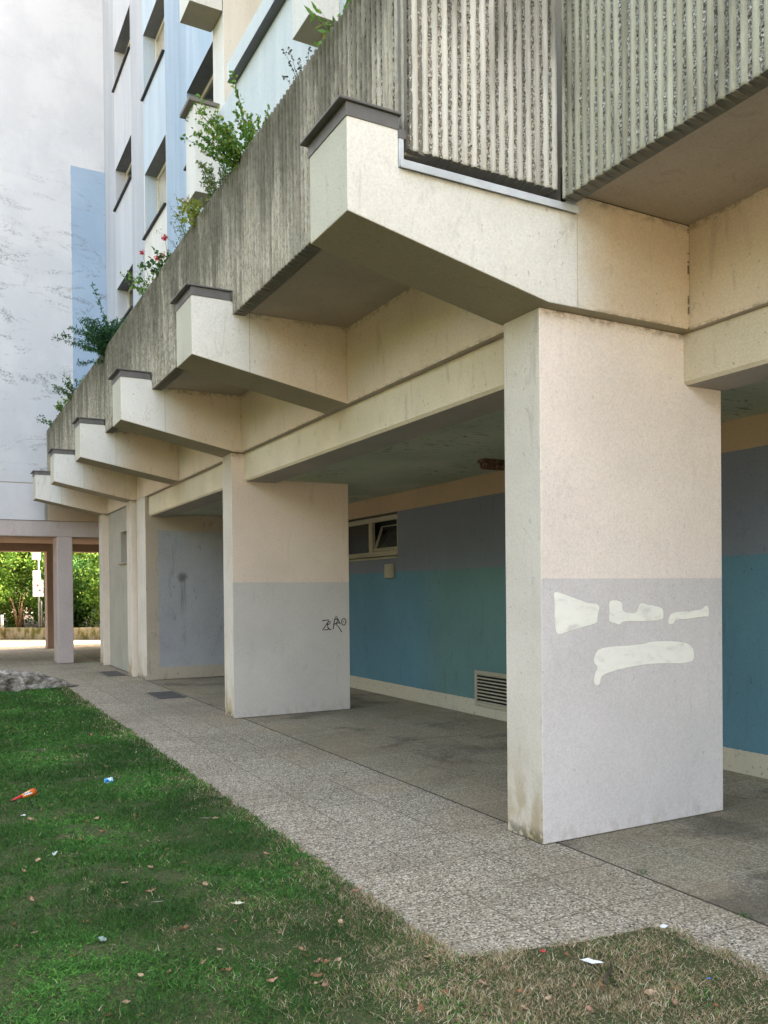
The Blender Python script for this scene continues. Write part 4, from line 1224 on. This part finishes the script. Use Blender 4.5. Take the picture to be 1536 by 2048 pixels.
BG = [(.09, .19, .03), (.17, .30, .05), (.30, .34, .06)]
MG = [(.06, .13, .04), (.11, .20, .06)]
YG = [(.20, .26, .04), (.32, .34, .07), (.40, .22, .08)]
PX = 2.50; PZ = 5.20
plant("fern_bush", (PX, 13.2, PZ), "dark green feathery bush with one tall upright spike spilling over the planter", "bush", 80, .66, .55, .050, 150, DG, 3.2, .003, 1, .6, .1,
      dirs=[(-.25, .25, 1.18), (-.75, .25, .28), (-.60, .55, .45), (-.55, -.1, .12), (-.35, .6, .30), (-.45, .1, -.12)])
plant("planter_tuft", (PX, 16.6, PZ), "grey green upright tuft on the planter beyond the dark bush", "plant", 34, .55, .42, .045, 60, MG, 2.6, .003, 2, .5)
plant("planter_tuft", (PX, 18.0, PZ), "small bright green tuft on the planter rim, second from the white wall", "plant", 22, .46, .30, .055, 46, BG, 2.0, .003, 3, .4)
plant("planter_tuft", (PX, 19.6, PZ), "sparse leafy sprig at the far end of the planter next to the white wall", "plant", 14, .40, .45, .06, 26, MG, 2.0, .003, 4, .5)
plant("geranium", (PX, 10.6, PZ), "leggy plant with round leaves and a red blossom over the planter's edge", "flower", 22, .60, .38, .034, 26, BG, 1.3, .0035, 5, .5, .25,
      flower=[(-.12, .12, .66)])
plant("geranium", (PX, 9.75, PZ), "trailing plant with three red blossoms on the planter's mossy rim", "flower", 20, .42, .32, .045, 30, MG, 1.3, .003, 6, .5, .25,
      flower=[(-.12, -.05, .26), (-.15, -.30, .36), (-.1, .25, .34)])
plant("weed", (PX, 9.0, PZ), "thin blue green wispy weed with bare stalks leaning out of the planter", "plant", 20, .75, .38, .034, 26, [(.10, .18, .10), (.18, .26, .12)], 3.0, .003, 7, .6, .3)
plant("weed", (PX, 8.35, PZ), "yellowish green weed with reddish leaves on the planter below the mint", "plant", 28, .50, .32, .042, 42, YG, 1.8, .003, 8, .5, .2)
plant("mint_plant", (PX, 7.75, PZ), "tall spiky mint like plant with whorled seed stalks on the planter", "plant", 30, .74, .26, .036, 64, [(.10, .17, .05), (.22, .27, .08), (.12, .08, .05)], 2.6, .003, 9, .3, .1)
plant("shrub", (PX, 6.95, PZ), "bright green leafy shrub with one long arching stem on the planter", "bush", 44, .62, .44, .034, 80, BG, 1.5, .004, 10, .4, .2,
      dirs=[(-.45, .35, .42), (-.30, .50, .50), (-.1, .1, .78), (-.2, -.1, .8)])
_sh = [o for o in bpy.data.objects if o.name == "shrub"][0]
mb = MB(); q = [(PX, 7.15, PZ + .2), (PX - .08, 7.5, PZ + .62), (PX - .12, 7.85, PZ + .86), (PX - .14, 8.15, PZ + 1.12)]
mb.tube(q, [.007, .006, .005, .002], 5).build("arching_stem", M_STEM, _sh)
_P = np.array([[PX - .13 + random.gauss(0, .04), 8.10 + random.gauss(0, .07), PZ + 1.08 + random.gauss(0, .07)] for _ in range(60)])
_V, _C, _n = leaves_np(_P, .04, BG, 1.5); _b = np.arange(_n)[:, None] * 5
mesh_obj("leaves", _V, np.concatenate([_b + np.array([[0, 1, 2]]), _b + np.array([[0, 2, 3]]), _b + np.array([[3, 2, 4]])]), M_LEAFC, _sh, cols=_C)
plant("dry_plant", (PX, 5.75, PZ), "dark withered seed plant beside the pale stub wall on the planter", "plant", 12, .55, .22, .020, 26, [(.045, .045, .03), (.09, .08, .05)], 1.4, .003, 11, .5, .3)
plant("vine", (PX, 5.15, PZ + .05), "green leaves at the top edge of the photo above the fluted panels", "plant", 9, .40, .22, .075, 9, BG, 2.4, .003, 12, .4, .3)
for (x, y, lb) in ((3.49, 3.46, "small bright weed growing in the paving joint in front of the near pier"), (3.46, 2.76, "small grassy weed in the paving joint near the right edge"), ):
    plant("joint_weed", (x, y, .03), lb, "weed", 6, .022, .03, .014, 5, MG, 2.5, .001, int(y * 10), .3, .1)

# ------------------------------------------------------------------ beyond the underpass
dirw = Vector((5.19 - 2.143, 30.215 - 32.958, 0)).normalized(); nw = Vector((-dirw.y, dirw.x, 0))
a0 = Vector((2.30, 32.82, 0)) ; a1 = a0 + dirw * 12
if nw.y < 0: nw = -nw
lw = MB()
def wallseg(mb, p, q, th, h):
    d = (q - p).normalized(); n_ = Vector((-d.y, d.x, 0)) * th
    if n_.y < 0: n_ = -n_
    vs = [p, q, q + n_, p + n_]
    mb.add([(v.x, v.y, 0) for v in vs] + [(v.x, v.y, h) for v in vs], [(0, 1, 5, 4), (1, 2, 6, 5), (2, 3, 7, 6), (3, 0, 4, 7), (4, 5, 6, 7), (3, 2, 1, 0)])
wallseg(lw, a0, a1, .3, .40)
wallseg(lw, a0 + Vector((-2.2, -.9, 0)), a0 - Vector((.001, 0, 0)), .3, .42)
wallseg(lw, a0 + Vector((-9, -1.2, 0)), a0 + Vector((-2.22, -.92, 0)), .3, .42)
tag(lw.build("low_wall", M_LOWW, None, .02), "low mossy concrete wall in the sun beyond the underpass", "wall")
bed = MB(); bed.add([(-14, 32.8, .2), (2.2, 33.1, .3), (12.5, 24.5, .3), (40, 28, .3), (40, 60, .3), (-14, 60, .3)], [(0, 1, 2, 3, 4, 5)])
tag(bed.build("flower_bed_soil", M_SOIL), kind="structure")

def tree(name, base, label, cat, h, rad, cols, seed, nleaf, lsize, trunk=.12, low=.1, nstem=5):
    rng = np.random.default_rng(seed); pr = random.Random(seed)
    root = empty(name, base); tag(root, label, cat, "bushes and trees beyond the underpass")
    mb = MB(); bx, by, bz = base
    tips = []
    for k in range(nstem):
        a = pr.uniform(0, 6.28); rr = rad * pr.uniform(.3, .8)
        e = Vector((bx + rr * math.cos(a), by + rr * math.sin(a), bz + h * pr.uniform(.6, .95)))
        pts = [Vector(base) + Vector((pr.uniform(-.05, .05), pr.uniform(-.05, .05), -.1))]
        for i in range(1, 6):
            t = i / 5; pts.append(Vector(base).lerp(e, t) + Vector((pr.gauss(0, .06), pr.gauss(0, .06), h * .08 * math.sin(t * 3))))
        mb.tube(pts, [trunk * (1 - .8 * i / 5) / (1 if k == 0 else 1.6) for i in range(6)], 6)
        tips += pts[2:]
    mb.build("trunk", M_BARK, root)
    # leaf clumps
    ncl = int(26 + nleaf / 120)
    th, ph = rng.uniform(0, 2 * PI, ncl), rng.uniform(-1, 1, ncl)
    r_ = rng.uniform(.35, 1, ncl) ** .6
    cz = bz + h * (low + (1 - low) * .5) ; hz = h * (1 - low) * .5
    s_ = np.sqrt(1 - ph ** 2)
    Cc = np.stack([bx + rad * r_ * s_ * np.cos(th), by + rad * r_ * s_ * np.sin(th), cz + hz * r_ * ph], -1)
    idx = rng.integers(0, ncl, nleaf)
    P_ = Cc[idx] + rng.normal(0, 1, (nleaf, 3)) * np.array([.30, .30, .22]) * rad * .42
    P_[:, 2] = np.maximum(P_[:, 2], bz + .05)
    V, CcL, n = leaves_np(P_, lsize, cols, 1.7, .3)
    tone = (rng.uniform(.6, 1.35, ncl))[idx]
    CcL = CcL.reshape(n, 5, 4); CcL[..., :3] *= tone[:, None, None]
    bi = np.arange(n)[:, None] * 5
    mesh_obj("crown", V, np.concatenate([bi + np.array([[0, 1, 2]]), bi + np.array([[0, 2, 3]]), bi + np.array([[3, 2, 4]])]), M_LEAFC, root, cols=CcL.reshape(-1, 4))
TG = [(.09, .20, .03), (.20, .34, .05), (.36, .46, .08)]
TD = [(.05, .14, .03), (.12, .24, .05)]
TY = [(.20, .30, .04), (.34, .44, .06), (.50, .42, .08)]
for i, (x, y, h, r_, cs, lb) in enumerate([
        (1.3, 34.6, 3.6, 1.5, TG, "bushy sunlit shrub at the left edge of the underpass view"),
        (3.0, 34.6, 4.2, 1.5, TG, "leafy sunlit bush behind the sign post"),
        (4.7, 33.2, 2.9, 1.3, TD, "dark green bush just right of the back pillar"),
        (6.2, 32.0, 3.2, 1.4, TG, "bright green bush seen between the front pillar and the last pier"),
        (7.9, 31.0, 3.0, 1.5, TD, "bush behind the last pier by the low wall"),
        (2.0, 38.5, 7.5, 3.0, TY, "yellow green tree behind the left bushes"),
        (6.6, 36.6, 7.5, 3.0, TY, "yellow green tree above the bushes on the right of the underpass"),
        (11.5, 35.0, 8.0, 3.4, TG, "large tree at the right beyond the underpass"),
        (-2.2, 36.0, 6.5, 2.8, TG, "tree beyond the low wall on the left"),
        (4.4, 43.0, 9.0, 4.2, TD, "tall dark tree farthest back behind the bushes"),
        (-7.0, 40.0, 8.0, 4.0, TD, "broad dark tree far left beyond the low wall"),
        (10.0, 42.0, 9.5, 4.5, TD, "broad dark tree far right behind the others")]):
    tree("bush" if h < 5 else "tree", (x, y, .28), lb, "bush" if h < 5 else "tree", h, r_, cs, 300 + i, 11000 if h < 5 else 11000, .11 if h < 5 else .22, .06 if h < 5 else .14, .0 if h < 5 else .05)

# unseen trees added across the lawn to block sky and bounce light
for i, (x, y, h) in enumerate([(-13, -3, 8), (-13.5, 3.5, 9), (-13, 10, 8.5), (-14, 16.5, 9)]):
    tree("tree", (x, y, 0), ["broad tree across the lawn, nearest the sunny forecourt behind the camera", "broad tree across the lawn level with the near pier", "broad tree across the lawn level with the second pier", "broad tree across the lawn beside the white wing"][i], "tree", h, 4.2, TG, 400 + i, 15000, .34, .06, .30)

# dry twiggy shrub
rt = empty("dead_shrub", (2.75, 33.0, .3)); tag(rt, "leafless reddish brown twiggy shrub behind the low wall", "bush")
mb = MB(); pr = random.Random(5)
for k in range(30):
    a = pr.uniform(0, 6.28); rr = pr.uniform(.1, .5); hh = pr.uniform(.5, 1.4)
    mb.tube([(2.75 + .05 * math.cos(a), 33.0 + .05 * math.sin(a), .3), (2.75 + rr * .4 * math.cos(a), 33 + rr * .4 * math.sin(a), .3 + hh * .55), (2.75 + rr * math.cos(a + .3), 33 + rr * math.sin(a + .3), .3 + hh)], [.012, .008, .003], 4)
mb.build("twigs", plaster("dry_twig", (.36, .22, .12), 0, fine=20), rt)
# sign post
sgp = empty("sign_post", (3.35, 31.95, .25)); tag(sgp, "grey steel post carrying three white sign boards behind the low wall", "sign")
MB().tube([(3.35, 31.95, .2), (3.35, 31.95, 3.2)], .035, 10).build("pole", M_STEEL, sgp)
MB().tube([(3.43, 31.99, .2), (3.43, 31.99, 1.35)], .03, 10).build("short_post", M_STEEL, sgp)
def board(cx, cy, z0, z1, wd, ang, name="sign_board"):
    d = Vector((math.cos(ang), math.sin(ang), 0)) * wd / 2; n_ = Vector((-d.y, d.x, 0)).normalized() * .012
    a, b_ = Vector((cx, cy, 0)) - d, Vector((cx, cy, 0)) + d
    mb = MB(); vs = [a - n_, b_ - n_, b_ + n_, a + n_]
    mb.add([(v.x, v.y, z0) for v in vs] + [(v.x, v.y, z1) for v in vs], [(0, 1, 5, 4), (1, 2, 6, 5), (2, 3, 7, 6), (3, 0, 4, 7), (4, 5, 6, 7), (3, 2, 1, 0)])
    return mb.build(name, M_SIGN, sgp)
ang = math.atan2(dirw.y, dirw.x)
b1 = board(3.31, 31.87, 1.50, 2.08, .40, ang); board(3.27, 31.87, 2.80, 3.15, .34, ang); board(3.28, 31.87, 2.09, 2.42, .26, ang + .9)
def mark(cx, cz, w_, h_, m):
    o_ = Vector((3.31, 31.87, 0)) + dirw * cx + Vector((dirw.y, -dirw.x, 0)) * .016
    mb = MB(); mb.add([(o_.x + dirw.x * a, o_.y + dirw.y * a, cz + b_) for a, b_ in ((-w_, -h_ * .8), (w_ * .8, -h_), (w_, h_ * .3), (-.1 * w_, h_), (-w_ * .6, h_ * .2))], [(0, 1, 2, 3, 4)])
    mb.build("sign_print", m, b1)
mark(0, 1.90, .04, .04, M_RED); mark(.08, 1.72, .045, .03, M_BLK)
mb = MB(); mb.tube([(2.22, 32.98, .3), (2.22, 32.98, .86)], .05, 10)
tag(mb.build("bollard", M_SIGN), "short white post standing behind the corner of the low wall", "post")
